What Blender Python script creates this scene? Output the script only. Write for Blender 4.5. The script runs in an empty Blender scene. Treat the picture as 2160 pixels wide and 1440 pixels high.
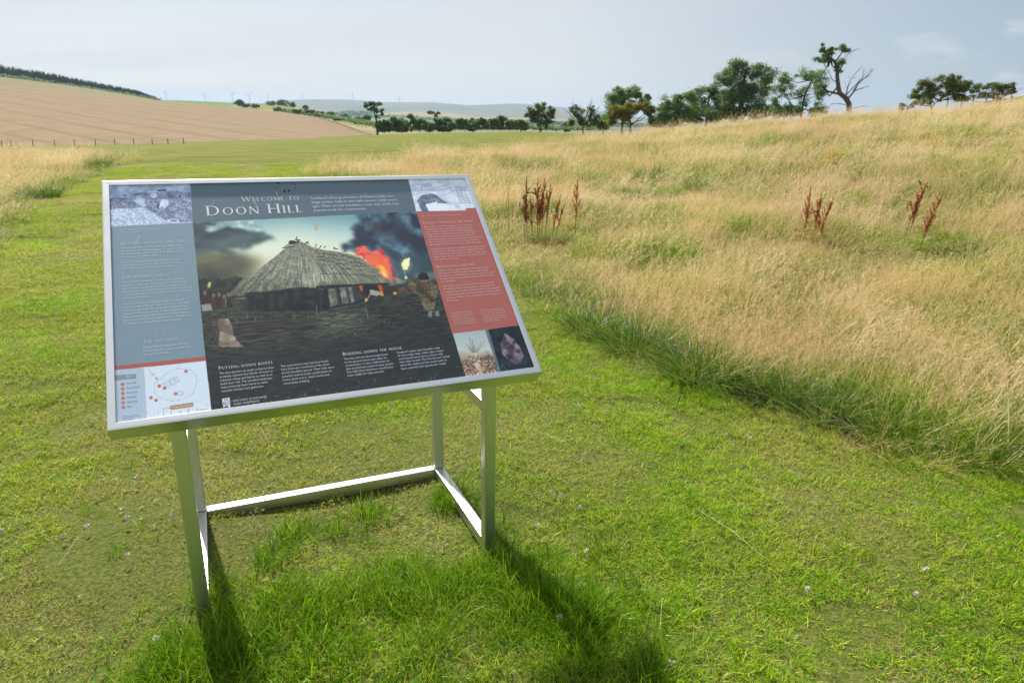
import bpy, math, random
import numpy as np
from mathutils import Vector, Matrix

R = math.radians
rng = np.random.default_rng(7)
random.seed(7)
scene = bpy.context.scene
COL = scene.collection

# ------------------------------------------------------------------ camera
CAM_H = 1.6755
FOC = 1486.06            # focal length in pixels of a 2160 px wide frame
PITCH, ROLL = 0.3062, 0.0151
cp, sp = math.cos(PITCH), math.sin(PITCH)
FW = np.array([0, cp, -sp]); U0 = np.array([0, sp, cp]); R0 = np.array([1., 0, 0])
RT = R0*math.cos(ROLL)+U0*math.sin(ROLL); UP = -R0*math.sin(ROLL)+U0*math.cos(ROLL)
cd = bpy.data.cameras.new('camera'); cam = bpy.data.objects.new('camera', cd); COL.objects.link(cam)
cam.matrix_world = Matrix(((RT[0], UP[0], -FW[0], 0), (RT[1], UP[1], -FW[1], 0), (RT[2], UP[2], -FW[2], CAM_H), (0, 0, 0, 1)))
cd.sensor_width = 36; cd.lens = FOC/2160*36; cd.clip_start = 0.05; cd.clip_end = 40000
cd.dof.use_dof = True; cd.dof.focus_distance = 2.3; cd.dof.aperture_fstop = 10
scene.camera = cam

# ------------------------------------------------------------------ sun, sky, exposure
SUN_AZ, SUN_EL = -30.0, 45.0
SUN_STRENGTH, SKY_STRENGTH = 5.0, 0.070
sd = Vector((math.sin(R(SUN_AZ))*math.cos(R(SUN_EL)), math.cos(R(SUN_AZ))*math.cos(R(SUN_EL)), math.sin(R(SUN_EL))))
sl = bpy.data.lights.new('sun', 'SUN'); sl.energy = SUN_STRENGTH; sl.angle = R(1.5); sl.color = (1, .95, .87)
so = bpy.data.objects.new('sun', sl); COL.objects.link(so)
so.rotation_euler = sd.to_track_quat('Z', 'Y').to_euler()
scene.view_settings.view_transform = 'Standard'; scene.view_settings.look = 'None'
scene.view_settings.exposure = 0.53; scene.view_settings.gamma = 1.0
scene.view_settings.use_curve_mapping = False
try:
    scene.cycles.max_bounces = 6; scene.cycles.transparent_max_bounces = 8
    scene.cycles.transmission_bounces = 4; scene.cycles.volume_bounces = 0
except Exception: pass

def link(nt, a, b): nt.links.new(a, b)
def node(nt, typ, **kw):
    n = nt.nodes.new(typ)
    for k, v in kw.items():
        if k.startswith('i_'):
            key = k[2:]; key = int(key) if key.isdigit() else key.replace('_', ' ')
            s = n.inputs[key]
            if isinstance(v, bpy.types.NodeSocket): nt.links.new(v, s)
            elif isinstance(v, (tuple, list)) and len(v) == 3 and s.type == 'RGBA': s.default_value = (*v, 1)
            else: s.default_value = v
        else: setattr(n, k, v)
    return n
def ramp(nt, fac, stops, interp='LINEAR'):
    n = nt.nodes.new('ShaderNodeValToRGB'); nt.links.new(fac, n.inputs[0]); cr = n.color_ramp; cr.interpolation = interp
    while len(cr.elements) < len(stops): cr.elements.new(.5)
    for e, (p, c) in zip(cr.elements, stops):
        e.position = p; e.color = (*c, 1) if len(c) == 3 else c
    return n.outputs[0]
def mix(nt, f, a, b, mode='MIX'):
    n = nt.nodes.new('ShaderNodeMix'); n.data_type = 'RGBA'; n.blend_type = mode
    for s, v in ((n.inputs[0], f), (n.inputs[6], a), (n.inputs[7], b)):
        if isinstance(v, bpy.types.NodeSocket): nt.links.new(v, s)
        elif isinstance(v, (tuple, list)): s.default_value = (*v, 1)
        else: s.default_value = v
    return n.outputs[2]
def mth(nt, op, a, b=0., c=0.):
    n = nt.nodes.new('ShaderNodeMath'); n.operation = op
    for s, v in zip(n.inputs, (a, b, c)):
        if isinstance(v, bpy.types.NodeSocket): nt.links.new(v, s)
        else: s.default_value = v
    return n.outputs[0]
def noise(nt, vec, scale, detail=3, rough=.5):
    n = node(nt, 'ShaderNodeTexNoise', i_Scale=scale, i_Detail=detail, i_Roughness=rough)
    nt.links.new(vec, n.inputs['Vector']); return n.outputs[0]
def vscale(nt, vec, s):
    n = nt.nodes.new('ShaderNodeVectorMath'); n.operation = 'MULTIPLY'; nt.links.new(vec, n.inputs[0]); n.inputs[1].default_value = s
    return n.outputs[0]

world = bpy.data.worlds.new('World'); scene.world = world; world.use_nodes = True
wt = world.node_tree; wt.nodes.clear()
sky = node(wt, 'ShaderNodeTexSky', sky_type='NISHITA', sun_disc=False, sun_elevation=R(SUN_EL), sun_rotation=R(SUN_AZ), air_density=1.0, dust_density=1.0, ozone_density=1.2, altitude=150)
tc = node(wt, 'ShaderNodeTexCoord')
sep = node(wt, 'ShaderNodeSeparateXYZ'); link(wt, tc.outputs['Generated'], sep.inputs[0])
# thin high cloud: a direction stretched like a flat sheet overhead
zz = mth(wt, 'ADD', mth(wt, 'MAXIMUM', sep.outputs[2], 0.0), .12)
cx = mth(wt, 'DIVIDE', sep.outputs[0], zz); cy_ = mth(wt, 'DIVIDE', sep.outputs[1], zz)
cmb = node(wt, 'ShaderNodeCombineXYZ'); link(wt, cx, cmb.inputs[0]); link(wt, cy_, cmb.inputs[1])
n1 = noise(wt, vscale(wt, cmb.outputs[0], (.35, 1.0, 1)), .8, 5, .55)
veil = ramp(wt, n1, [(.28, (.55,)*3), (.62, (1.0,)*3)])
n2 = noise(wt, vscale(wt, tc.outputs['Generated'], (1, 1, 3.2)), 9, 5, .55)
puff = ramp(wt, n2, [(.54, (0,)*3), (.66, (.8,)*3)])
side = ramp(wt, mth(wt, 'MULTIPLY_ADD', sep.outputs[0], 1, .3), [(.35, (0,)*3), (.85, (1,)*3)])   # cumulus only far to the right of the sun
low = ramp(wt, sep.outputs[2], [(.10, (1,)*3), (.30, (0,)*3)])
puffs = mth(wt, 'MULTIPLY', mth(wt, 'MULTIPLY', puff, side), low)
clear = mix(wt, 1.0, sky.outputs[0], (1.0, 1.0, 1.0), 'MULTIPLY')
veilcol = mix(wt, side, (7.5, 7.62, 7.72), (4.1, 5.0, 5.95))
c1 = mix(wt, mth(wt, 'MULTIPLY', veil, .93), clear, veilcol)
c2 = mix(wt, puffs, c1, (7.0, 7.2, 7.5))
bg = node(wt, 'ShaderNodeBackground', i_Strength=SKY_STRENGTH); link(wt, c2, bg.inputs[0])
wo = node(wt, 'ShaderNodeOutputWorld'); link(wt, bg.outputs[0], wo.inputs[0])

# ------------------------------------------------------------------ helpers
def sight(px, py):
    """a pixel of the 2160 x 1440 photograph as azimuth and elevation (radians)"""
    d = FW+RT*(px-1080)/FOC+UP*(720-py)/FOC
    return math.atan2(d[0], d[1]), math.atan2(d[2], math.hypot(d[0], d[1]))
def place(px, py, dist):
    a, e = sight(px, py)
    return (math.sin(a)*dist, math.cos(a)*dist, CAM_H+math.tan(e)*dist)
def tag(o, label=None, cat=None, group=None, kind=None):
    if label: o['label'] = label
    if cat: o['category'] = cat
    if group: o['group'] = group
    if kind: o['kind'] = kind
    return o
def empty(name, loc, rz=0):
    o = bpy.data.objects.new(name, None); COL.objects.link(o); o.location = loc; o.rotation_euler = (0, 0, rz)
    o.empty_display_size = .1
    return o
class MB:
    def __init__(s): s.v = []; s.f = []; s.n = 0; s.t = []
    def add(s, v, f, tint=None):
        v = np.asarray(v, float).reshape(-1, 3); s.v.append(v)
        s.f += [tuple(int(i)+s.n for i in q) for q in f]; s.n += len(v)
        s.t.append(np.full(len(v), .5) if tint is None else np.broadcast_to(np.asarray(tint, float), (len(v),)))
    def box(s, lo, hi):
        x0, y0, z0 = lo; x1, y1, z1 = hi
        s.add([(x0,y0,z0),(x1,y0,z0),(x1,y1,z0),(x0,y1,z0),(x0,y0,z1),(x1,y0,z1),(x1,y1,z1),(x0,y1,z1)],
              [(0,3,2,1),(4,5,6,7),(0,1,5,4),(1,2,6,5),(2,3,7,6),(3,0,4,7)])
    def tube(s, pts, rad, k=6, tint=None):
        pts = np.asarray(pts, float); n = len(pts); V = []
        for i in range(n):
            d = pts[min(i+1, n-1)]-pts[max(i-1, 0)]; d = d/(np.linalg.norm(d)+1e-9)
            a = np.cross(d, (0, 0, 1) if abs(d[2]) < .9 else (1, 0, 0)); a /= np.linalg.norm(a); b = np.cross(d, a)
            for j in range(k):
                t = 2*math.pi*j/k; V.append(pts[i]+rad[i]*(a*math.cos(t)+b*math.sin(t)))
        F = [(i*k+j, i*k+(j+1) % k, (i+1)*k+(j+1) % k, (i+1)*k+j) for i in range(n-1) for j in range(k)]
        F += [tuple(range(k))[::-1], tuple((n-1)*k+j for j in range(k))]
        s.add(V, F, tint)
    def mesh(s, name, m, smooth=False):
        me = bpy.data.meshes.new(name)
        V = np.concatenate(s.v) if s.v else np.zeros((0, 3))
        me.from_pydata(V.tolist(), [], s.f)
        at = me.attributes.new('tint', 'FLOAT', 'POINT'); at.data.foreach_set('value', np.concatenate(s.t).astype(np.float32))
        if m: me.materials.append(m)
        if smooth: me.polygons.foreach_set('use_smooth', [True]*len(me.polygons))
        me.update(); return me
    def build(s, name, m, parent=None, smooth=False):
        o = bpy.data.objects.new(name, s.mesh(name, m, smooth)); COL.objects.link(o)
        if parent: o.parent = parent
        return o
def raw_mesh(name, V, F, m, tint=None, smooth=False):
    """V (n,3), F (k,3) or (k,4) arrays"""
    me = bpy.data.meshes.new(name); V = np.asarray(V, np.float32); F = np.asarray(F, np.int32); k = F.shape[1]
    me.vertices.add(len(V)); me.vertices.foreach_set('co', V.ravel())
    me.loops.add(F.size); me.loops.foreach_set('vertex_index', F.ravel())
    me.polygons.add(len(F)); me.polygons.foreach_set('loop_start', np.arange(0, F.size, k, dtype=np.int32))
    if tint is not None:
        at = me.attributes.new('tint', 'FLOAT', 'POINT'); at.data.foreach_set('value', np.asarray(tint, np.float32))
    if m: me.materials.append(m)
    me.update(calc_edges=True)
    if smooth: me.polygons.foreach_set('use_smooth', [True]*len(me.polygons))
    return me
def add_obj(name, me, parent=None):
    o = bpy.data.objects.new(name, me); COL.objects.link(o)
    if parent: o.parent = parent
    return o

# ------------------------------------------------------------------ materials
def new_mat(name):
    m = bpy.data.materials.new(name); m.use_nodes = True; nt = m.node_tree; nt.nodes.clear()
    out = node(nt, 'ShaderNodeOutputMaterial'); return m, nt, out
def simple(name, col, rough=.7, metal=0., var=.12, scale=30):
    m, nt, out = new_mat(name)
    g = node(nt, 'ShaderNodeNewGeometry'); n = noise(nt, g.outputs['Position'], scale, 4, .6)
    c = mix(nt, n, tuple(x*(1-var) for x in col), tuple(min(1, x*(1+var)) for x in col))
    p = node(nt, 'ShaderNodeBsdfPrincipled', i_Roughness=rough, i_Metallic=metal); link(nt, c, p.inputs['Base Color'])
    link(nt, p.outputs[0], out.inputs[0]); return m
def foliage(name, stops, trans=.45, patch=None, rough=.5, patch_scale=.6, patch_amt=.6, spec=.35, lo=.40, hi=.62, west=0.):
    """leaf or blade: colour from the per-vertex tint, shifted by broad patches in the place"""
    m, nt, out = new_mat(name)
    at = node(nt, 'ShaderNodeAttribute', attribute_name='tint'); g = node(nt, 'ShaderNodeNewGeometry')
    oi = node(nt, 'ShaderNodeObjectInfo')
    f = mth(nt, 'ADD', at.outputs['Fac'], mth(nt, 'MULTIPLY', mth(nt, 'SUBTRACT', oi.outputs['Random'], .5), .22))
    c = ramp(nt, f, stops)
    if patch:
        n = noise(nt, g.outputs['Position'], patch_scale, 4, .6)
        if west:      # drier towards the west side of the lawn
            sx = node(nt, 'ShaderNodeSeparateXYZ'); link(nt, g.outputs['Position'], sx.inputs[0])
            w_ = mth(nt, 'MULTIPLY', mth(nt, 'SUBTRACT', noise(nt, g.outputs['Position'], .28, 2, .5), .5), .5)
            n = mth(nt, 'ADD', mth(nt, 'ADD', n, w_), mth(nt, 'MINIMUM', mth(nt, 'MAXIMUM', mth(nt, 'MULTIPLY', sx.outputs[0], -west), -.05), .10))
        k = ramp(nt, n, [(lo, (0,)*3), (hi, (patch_amt,)*3)])
        c = mix(nt, k, c, ramp(nt, f, patch))
    p = node(nt, 'ShaderNodeBsdfPrincipled', i_Roughness=rough); link(nt, c, p.inputs['Base Color']); p.inputs['Specular IOR Level'].default_value = spec
    t = node(nt, 'ShaderNodeBsdfTranslucent'); link(nt, c, t.inputs[0])
    mx = node(nt, 'ShaderNodeMixShader', i_0=trans); link(nt, p.outputs[0], mx.inputs[1]); link(nt, t.outputs[0], mx.inputs[2])
    link(nt, mx.outputs[0], out.inputs[0]); return m

def steel_mat(name, r0, col, dirt=.4):
    m, nt, out = new_mat(name)
    g = node(nt, 'ShaderNodeTexCoord')
    n1 = noise(nt, vscale(nt, g.outputs['Object'], (3, 3, 3)), 2.2, 5, .6)
    n2 = noise(nt, vscale(nt, g.outputs['Object'], (220, 220, 12)), 1, 2, .5)
    n3 = noise(nt, g.outputs['Object'], 70, 5, .7); n4 = noise(nt, vscale(nt, g.outputs['Object'], (40, 40, 3)), 1.3, 5, .65)
    r = mth(nt, 'ADD', mth(nt, 'MULTIPLY', n1, .16), mth(nt, 'MULTIPLY', n2, .14))
    r = mth(nt, 'ADD', r, r0)
    spots = ramp(nt, n3, [(.64, (0,)*3), (.74, (dirt,)*3)]); runs = ramp(nt, n4, [(.52, (0,)*3), (.70, (dirt,)*3)])
    c = mix(nt, spots, mix(nt, runs, col, (.50, .47, .36)), (.30, .24, .16))
    p = node(nt, 'ShaderNodeBsdfPrincipled', i_Metallic=1.0); link(nt, c, p.inputs['Base Color']); link(nt, r, p.inputs['Roughness'])
    b = node(nt, 'ShaderNodeBump', i_Strength=.06, i_Distance=.002); link(nt, n2, b.inputs['Height']); link(nt, b.outputs[0], p.inputs['Normal'])
    link(nt, p.outputs[0], out.inputs[0]); return m
STEEL = steel_mat('brushed_stainless_steel', .24, (.60, .61, .58)); STEEL_F = steel_mat('polished_stainless_rail', .16, (.80, .81, .81), .08)

# ------------------------------------------------------------------ terrain
def hermite(xk, yk, x):
    xk = np.asarray(xk, float); yk = np.asarray(yk, float)
    h = np.diff(xk); d = np.diff(yk)/h
    m = np.zeros_like(yk); m[0] = d[0]; m[-1] = d[-1]
    same = d[:-1]*d[1:] > 0
    m[1:-1] = np.where(same, 2*d[:-1]*d[1:]/np.where(same, d[:-1]+d[1:], 1), 0)
    x = np.clip(x, xk[0], xk[-1]); i = np.clip(np.searchsorted(xk, x, 'right')-1, 0, len(h)-1)
    t = (x-xk[i])/h[i]
    return ((2*t**3-3*t**2+1)*yk[i]+(t**3-2*t**2+t)*h[i]*m[i]+(-2*t**3+3*t**2)*yk[i+1]+(t**3-t**2)*h[i]*m[i+1])
RK = [0, 6, 12, 20, 28, 34, 45, 60, 80, 100, 130, 170, 220]
TER = {   # azimuth (degrees) : ground height at the distances above
 -180: [0]*13, -90: [0]*13,
 -45: [0, 0, 0, -.05, -.1, -.2, -.5, -1.1, -2.0, -2.8, -3.9, -4.8, -6],
 -35: [0, 0, 0, 0, -.05, -.1, -.4, -1.0, -1.9, -2.7, -3.8, -4.6, -6],
 -28: [0, 0, 0, 0, 0, -.1, -.35, -.9, -1.7, -2.5, -3.6, -4.4, -6],
 -20: [0, 0, 0, 0, 0, -.05, -.25, -.7, -1.3, -1.9, -2.8, -3.6, -6],
 -12: [0, 0, 0, 0, 0, .0, -.1, -.3, -.6, -1.0, -1.5, -3.0, -9],
  -4: [0, 0, .0, .1, .15, .15, .1, .1, .0, -.3, -.8, -4, -11],
   1: [0, 0, .05, .2, .3, .3, .2, .15, .1, .0, -1.5, -6, -13],
   7: [0, 0, .1, .35, .60, .62, .50, .3, .1, -.3, -2.5, -8, -15],
  15: [0, 0, .2, .6, 1.0, 1.2, .9, .2, -1.0, -2.3, -5, -10, -18],
  20: [0, 0, .28, .85, 1.35, 1.5, 1.25, .6, -.4, -1.6, -4, -9, -18],
  26: [0, 0, .35, 1.05, 1.65, 1.85, 1.7, 1.3, 1.2, 1.4, .5, -3, -10],
  35: [0, 0, .4, 1.25, 1.95, 2.2, 2.3, 2.6, 3.9, 5.0, 6.0, 5, 0],
  45: [0, 0, .4, 1.3, 2.0, 2.3, 2.6, 3.2, 5.2, 7.0, 8, 7, 0],
  90: [0]*13, 180: [0]*13}
TA = np.array(sorted(TER)); TZ = np.array([TER[a] for a in TA])
def ground_z(x, y):
    x = np.asarray(x, float); y = np.asarray(y, float)
    r = np.hypot(x, y); a = np.degrees(np.arctan2(x, y))
    cols = np.stack([hermite(RK, z, r) for z in TZ])
    i = np.clip(np.searchsorted(TA, a, 'right')-1, 0, len(TA)-2)
    t = (a-TA[i])/(TA[i+1]-TA[i]); t = t*t*(3-2*t)*.5+t*.5
    k = np.arange(a.size).reshape(a.shape)
    c2 = cols.reshape(len(TA), -1)
    ii = i.ravel(); kk = np.arange(a.size)
    z = c2[ii, kk]*(1-t.ravel())+c2[ii+1, kk]*t.ravel()
    z = z.reshape(a.shape)
    bump = .012*np.sin(x*3.1+1.3*np.sin(y*2.3))+.010*np.sin(y*4.3+x*1.7)+.03*np.sin(x*.7+.4)*np.sin(y*.5)*np.clip((r-5)/8, 0, 1)
    w = inside(MEADOW_R, x, y)*np.clip((r-4)/4, 0, 1) if 'MEADOW_R' in globals() else 0
    z = z+w*(.07*np.sin(x*1.9+np.sin(y*1.3)*1.5)*np.sin(y*1.5+.7*np.sin(x))+.05*np.sin(x*.8+y*.6))
    return z+bump*np.clip((r-.5)/1.5, 0, 1)
def gz(x, y): return float(ground_z(np.array([x]), np.array([y]))[0])

# meadow outline in metres on the ground
EDGE_R = [(-5.9, 20.3), (-4.2, 17.0), (-2.2, 12.2), (-.9, 9.2), (-.03, 7.2), (.13, 6.5), (.48, 5.72), (.78, 5.28), (.96, 4.63), (1.3, 4.29), (1.6, 4.06), (1.74, 3.81), (1.87, 3.5), (2.16, 3.32), (2.37, 3.15), (2.55, 3.05), (3.4, 2.7), (6, 1.8), (14, .5)]
MEADOW_R = EDGE_R+[(60, 2), (60, 50), (22, 62), (9, 48), (5, 40), (2.6, 36), (.2, 33), (-2.5, 29.5), (-5.5, 26.5)]
MEADOW_L = [(-5.2, 6.2), (-7.15, 9.9), (-8.77, 12.9), (-9.58, 14.8), (-12.3, 21.7), (-13.3, 25), (-15, 29), (-19, 31), (-45, 40), (-45, 5)]
def inside(poly, x, y):
    x = np.asarray(x); y = np.asarray(y); c = np.zeros(x.shape, bool); n = len(poly)
    for i in range(n):
        x1, y1 = poly[i]; x2, y2 = poly[(i+1) % n]
        if y1 == y2: continue
        c ^= ((y1 > y) != (y2 > y)) & (x < (x2-x1)*(y-y1)/(y2-y1)+x1)
    return c
def edge_dist(line, x, y):
    d = np.full(np.shape(x), 1e9)
    for (x1, y1), (x2, y2) in zip(line[:-1], line[1:]):
        dx, dy = x2-x1, y2-y1; t = np.clip(((x-x1)*dx+(y-y1)*dy)/(dx*dx+dy*dy), 0, 1)
        d = np.minimum(d, np.hypot(x-x1-t*dx, y-y1-t*dy))
    return d

def foot(px, py, r0=2., r1=60.):
    """where the sight line through a photograph pixel meets the ground"""
    a, e = sight(px, py); r = np.linspace(r0, r1, 3000); z = ground_z(np.sin(a)*r, np.cos(a)*r); s = CAM_H+math.tan(e)*r
    i = int(np.argmax(s < z)); return (math.sin(a)*r[i], math.cos(a)*r[i]) if s[i] < z[i] else (math.sin(a)*r1, math.cos(a)*r1)
def ground_mat():
    m, nt, out = new_mat('turf_soil')
    g = node(nt, 'ShaderNodeNewGeometry'); P = g.outputs['Position']
    at = node(nt, 'ShaderNodeAttribute', attribute_name='tint')
    ln = node(nt, 'ShaderNodeVectorMath', operation='LENGTH'); link(nt, P, ln.inputs[0])
    far = ramp(nt, mth(nt, 'DIVIDE', ln.outputs['Value'], 40), [(.05, (0,)*3), (.45, (1,)*3)])
    n_f = noise(nt, P, 60, 4, .7); n_m = noise(nt, P, 7, 5, .65); n_b = noise(nt, P, .35, 4, .6)
    near = ramp(nt, n_f, [(.3, (.045, .06, .012)), (.5, (.11, .14, .025)), (.7, (.20, .18, .06))])
    fa = ramp(nt, mth(nt, 'ADD', mth(nt, 'MULTIPLY', n_m, .5), mth(nt, 'MULTIPLY', n_b, .55)), [(.33, (.075, .115, .010)), (.5, (.135, .155, .018)), (.68, (.225, .20, .05))])
    fine = ramp(nt, n_f, [(.3, (.72,)*3), (.7, (1.25,)*3)])
    fa = mix(nt, 1.0, fa, fine, 'MULTIPLY')
    # mowing lanes running away to the left
    mp = node(nt, 'ShaderNodeMapping'); mp.inputs['Rotation'].default_value = (0, 0, R(-20)); link(nt, P, mp.inputs[0])
    w = node(nt, 'ShaderNodeTexWave', wave_type='BANDS', bands_direction='Y', i_Scale=.085, i_Distortion=2.5, i_Detail=2.0); link(nt, mp.outputs[0], w.inputs[0])
    fa = mix(nt, 1.0, fa, ramp(nt, w.outputs[0], [(0, (.92, .93, .9)), (1, (1.08, 1.07, 1.0))]), 'MULTIPLY')
    lawn = mix(nt, far, near, fa)
    mead = ramp(nt, n_m, [(.3, (.10, .10, .035)), (.55, (.24, .19, .09)), (.75, (.38, .28, .15))])
    c = mix(nt, at.outputs['Fac'], lawn, mead)
    p = node(nt, 'ShaderNodeBsdfPrincipled', i_Roughness=.95); p.inputs['Specular IOR Level'].default_value = .1
    link(nt, c, p.inputs['Base Color'])
    b = node(nt, 'ShaderNodeBump', i_Strength=.6, i_Distance=.03); link(nt, n_f, b.inputs['Height']); link(nt, b.outputs[0], p.inputs['Normal'])
    link(nt, p.outputs[0], out.inputs[0]); return m
def polar_sheet(name, az, rr, zfun, m, tintfun=None, close=False):
    A, Rr = np.meshgrid(np.radians(az), rr, indexing='ij')
    X = np.sin(A)*Rr; Y = np.cos(A)*Rr; Z = zfun(A, Rr, X, Y)
    V = np.stack([X, Y, Z], -1).reshape(-1, 3); na, nr = A.shape
    i, j = np.meshgrid(np.arange(na-1), np.arange(nr-1), indexing='ij')
    F = np.stack([i*nr+j, i*nr+j+1, (i+1)*nr+j+1, (i+1)*nr+j], -1).reshape(-1, 4)
    t = tintfun(A, Rr, X, Y).ravel() if tintfun else np.full(len(V), .5)
    me = raw_mesh(name, V, F, m, t, True); o = add_obj(name, me); tag(o, kind='structure'); return o
azs = np.concatenate([np.arange(-180, -46, 4), np.arange(-46, 46.1, .75), np.arange(50, 181, 4)])
azs = np.unique(np.append(azs, [180.]))
rrs = np.concatenate([[0.01], np.geomspace(.4, 220, 190)])
polar_sheet('ground', azs, rrs, lambda A, r, X, Y: ground_z(X, Y), ground_mat(),
            lambda A, r, X, Y: (inside(MEADOW_R, X, Y) | inside(MEADOW_L, X, Y)).astype(float))

# far land: each sheet from a foot line to a skyline, in photograph columns
def land_mat(name, c_lo, c_hi, scale, extra=None, rough=1.0):
    m, nt, out = new_mat(name); g = node(nt, 'ShaderNodeNewGeometry'); P = g.outputs['Position']
    n = noise(nt, P, scale, 6, .65); c = ramp(nt, n, [(.35, c_lo), (.65, c_hi)])
    if extra: c = extra(nt, P, c)
    p = node(nt, 'ShaderNodeBsdfPrincipled', i_Roughness=rough); p.inputs['Specular IOR Level'].default_value = .05
    link(nt, c, p.inputs['Base Color']); link(nt, p.outputs[0], out.inputs[0]); return m
def layer(name, m, foot, sky_, r0, r1, bulge=0., tint=None, n=160, behind=.4, drop=60):
    """foot, sky_: lists of (px, py); the sheet climbs from distance r0 to r1 and falls away behind"""
    fx = [p[0] for p in foot]; sx = [p[0] for p in sky_]
    x0, x1 = min(sx[0], fx[0]), max(sx[-1], fx[-1])
    xs = np.linspace(x0, x1, n); ts = np.concatenate([np.linspace(0, 1, 24), [1.15, 1.5, 2]])
    V = []; T = []
    for x in xs:
        yf = hermite(fx, [p[1] for p in foot], x); ys = hermite(sx, [p[1] for p in sky_], x)
        a, ef = sight(x, yf); _, es = sight(x, ys)
        zf = CAM_H+math.tan(ef)*r0; zs = CAM_H+math.tan(es)*r1
        for t in ts:
            if t <= 1:
                r = r0+(r1-r0)*t; z = zf+(zs-zf)*(t+bulge*t*(1-t))
            else:
                r = r1+(r1-r0)*(t-1)*behind*2; z = zs-drop*(t-1)**1.3
            V.append((math.sin(a)*r, math.cos(a)*r, z)); T.append(min(t, 1))
    k = len(ts); i, j = np.meshgrid(np.arange(n-1), np.arange(k-1), indexing='ij')
    F = np.stack([i*k+j, i*k+j+1, (i+1)*k+j+1, (i+1)*k+j], -1).reshape(-1, 4)
    me = raw_mesh(name, np.array(V), F, m, np.array(T), True)
    ua = me.attributes.new('col', 'FLOAT', 'POINT'); ua.data.foreach_set('value', np.repeat(xs, k).astype(np.float32)/1000)
    return tag(add_obj(name, me), kind='structure')

def wheat_extra(nt, P, c):
    a = node(nt, 'ShaderNodeAttribute', attribute_name='tint').outputs['Fac']; u = node(nt, 'ShaderNodeAttribute', attribute_name='col').outputs['Fac']
    # tramlines: pairs of wheel tracks curving up the slope
    t2 = mth(nt, 'POWER', a, .8)
    s = mth(nt, 'ADD', u, mth(nt, 'MULTIPLY', t2, 1.05))
    s = mth(nt, 'MULTIPLY', s, 7.2)
    fr = mth(nt, 'FRACT', s)
    l1 = ramp(nt, mth(nt, 'ABSOLUTE', mth(nt, 'SUBTRACT', fr, .46)), [(.010, (1,)*3), (.035, (0,)*3)])
    l2 = ramp(nt, mth(nt, 'ABSOLUTE', mth(nt, 'SUBTRACT', fr, .56)), [(.010, (1,)*3), (.035, (0,)*3)])
    l = mth(nt, 'MAXIMUM', l1, l2)
    nn = noise(nt, P, .02, 3, .5)
    l = mth(nt, 'MULTIPLY', l, ramp(nt, nn, [(.35, (.25,)*3), (.6, (.75,)*3)]))
    return mix(nt, l, c, (.155, .105, .055))
M_WHEAT = land_mat('ripe_wheat', (.235, .172, .104), (.28, .208, .13), .18, wheat_extra)
layer('wheat_field', M_WHEAT, [(-420, 350), (0, 326), (150, 321), (400, 314), (720, 306), (800, 304)],
      [(-420, 150), (0, 178), (100, 187), (200, 199), (333, 212), (500, 226), (650, 244), (720, 260), (765, 275), (800, 284)], 150, 430, bulge=.12, drop=40)
def uneven(nt, P, c):
    n = noise(nt, P, .05, 4, .6); return mix(nt, ramp(nt, n, [(.45, (0,)*3), (.6, (.7,)*3)]), c, (.16, .17, .06))
layer('stubble_field', land_mat('rough_stubble', (.22, .18, .10), (.27, .225, .125), .05, uneven), [(-420, 170), (0, 190), (200, 204), (345, 216)],
      [(-420, 118), (0, 162), (150, 181), (300, 205), (345, 214)], 440, 640, drop=30)
layer('green_field', land_mat('green_crop', (.11, .20, .055), (.14, .24, .07), .02), [(250, 232), (500, 234), (620, 240)],
      [(250, 216), (345, 211.5), (420, 213.5), (490, 216.5), (560, 219), (620, 224)], 700, 950, drop=40)
layer('rough_hillside', land_mat('scrubby_hillside', (.14, .18, .06), (.36, .27, .14), .02), [(480, 262), (640, 262), (760, 285), (900, 292)],
      [(480, 224), (530, 221), (580, 221), (640, 227), (700, 241), (780, 255), (860, 272), (900, 280)], 480, 760, drop=40)
def patchy(nt, P, c):
    v = node(nt, 'ShaderNodeTexVoronoi', i_Scale=.0022); link(nt, P, v.inputs['Vector'])
    s = node(nt, 'ShaderNodeSeparateXYZ'); link(nt, v.outputs['Color'], s.inputs[0])
    return mix(nt, .8, c, ramp(nt, s.outputs[0], [(.3, (.14, .19, .07)), (.5, (.30, .24, .14)), (.8, (.17, .15, .10))], 'CONSTANT'))
layer('valley_fields', land_mat('valley_farmland', (.15, .2, .07), (.3, .24, .14), .004, patchy), [(560, 300), (1100, 300), (1500, 300)],
      [(560, 262), (700, 250), (807, 239), (863, 236), (947, 239), (1010, 246), (1100, 249), (1200, 252), (1350, 258), (1500, 262)], 1400, 2700, drop=60)
layer('moorland_hills', land_mat('moorland', (.10, .13, .06), (.19, .155, .10), .0016), [(300, 275), (1000, 275), (1900, 285), (2500, 300)],
      [(300, 232), (480, 226), (560, 218), (620, 211.5), (680, 210), (750, 211), (813, 216), (907, 216), (950, 219), (990, 222), (1090, 219), (1150, 224), (1203, 228), (1244, 232), (1290, 238), (1380, 250), (1600, 256), (1900, 262), (2500, 275)], 2900, 5600, drop=150, n=260)
# lowland that closes the view between the layers and out to the sides and back
base_m = land_mat('low_farmland', (.13, .17, .06), (.26, .22, .12), .003)
polar_sheet('lowland', np.arange(-180, 181, 3.), np.geomspace(200, 12000, 30), lambda A, r, X, Y: -16-np.minimum(r*.004, 14), base_m)

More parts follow.
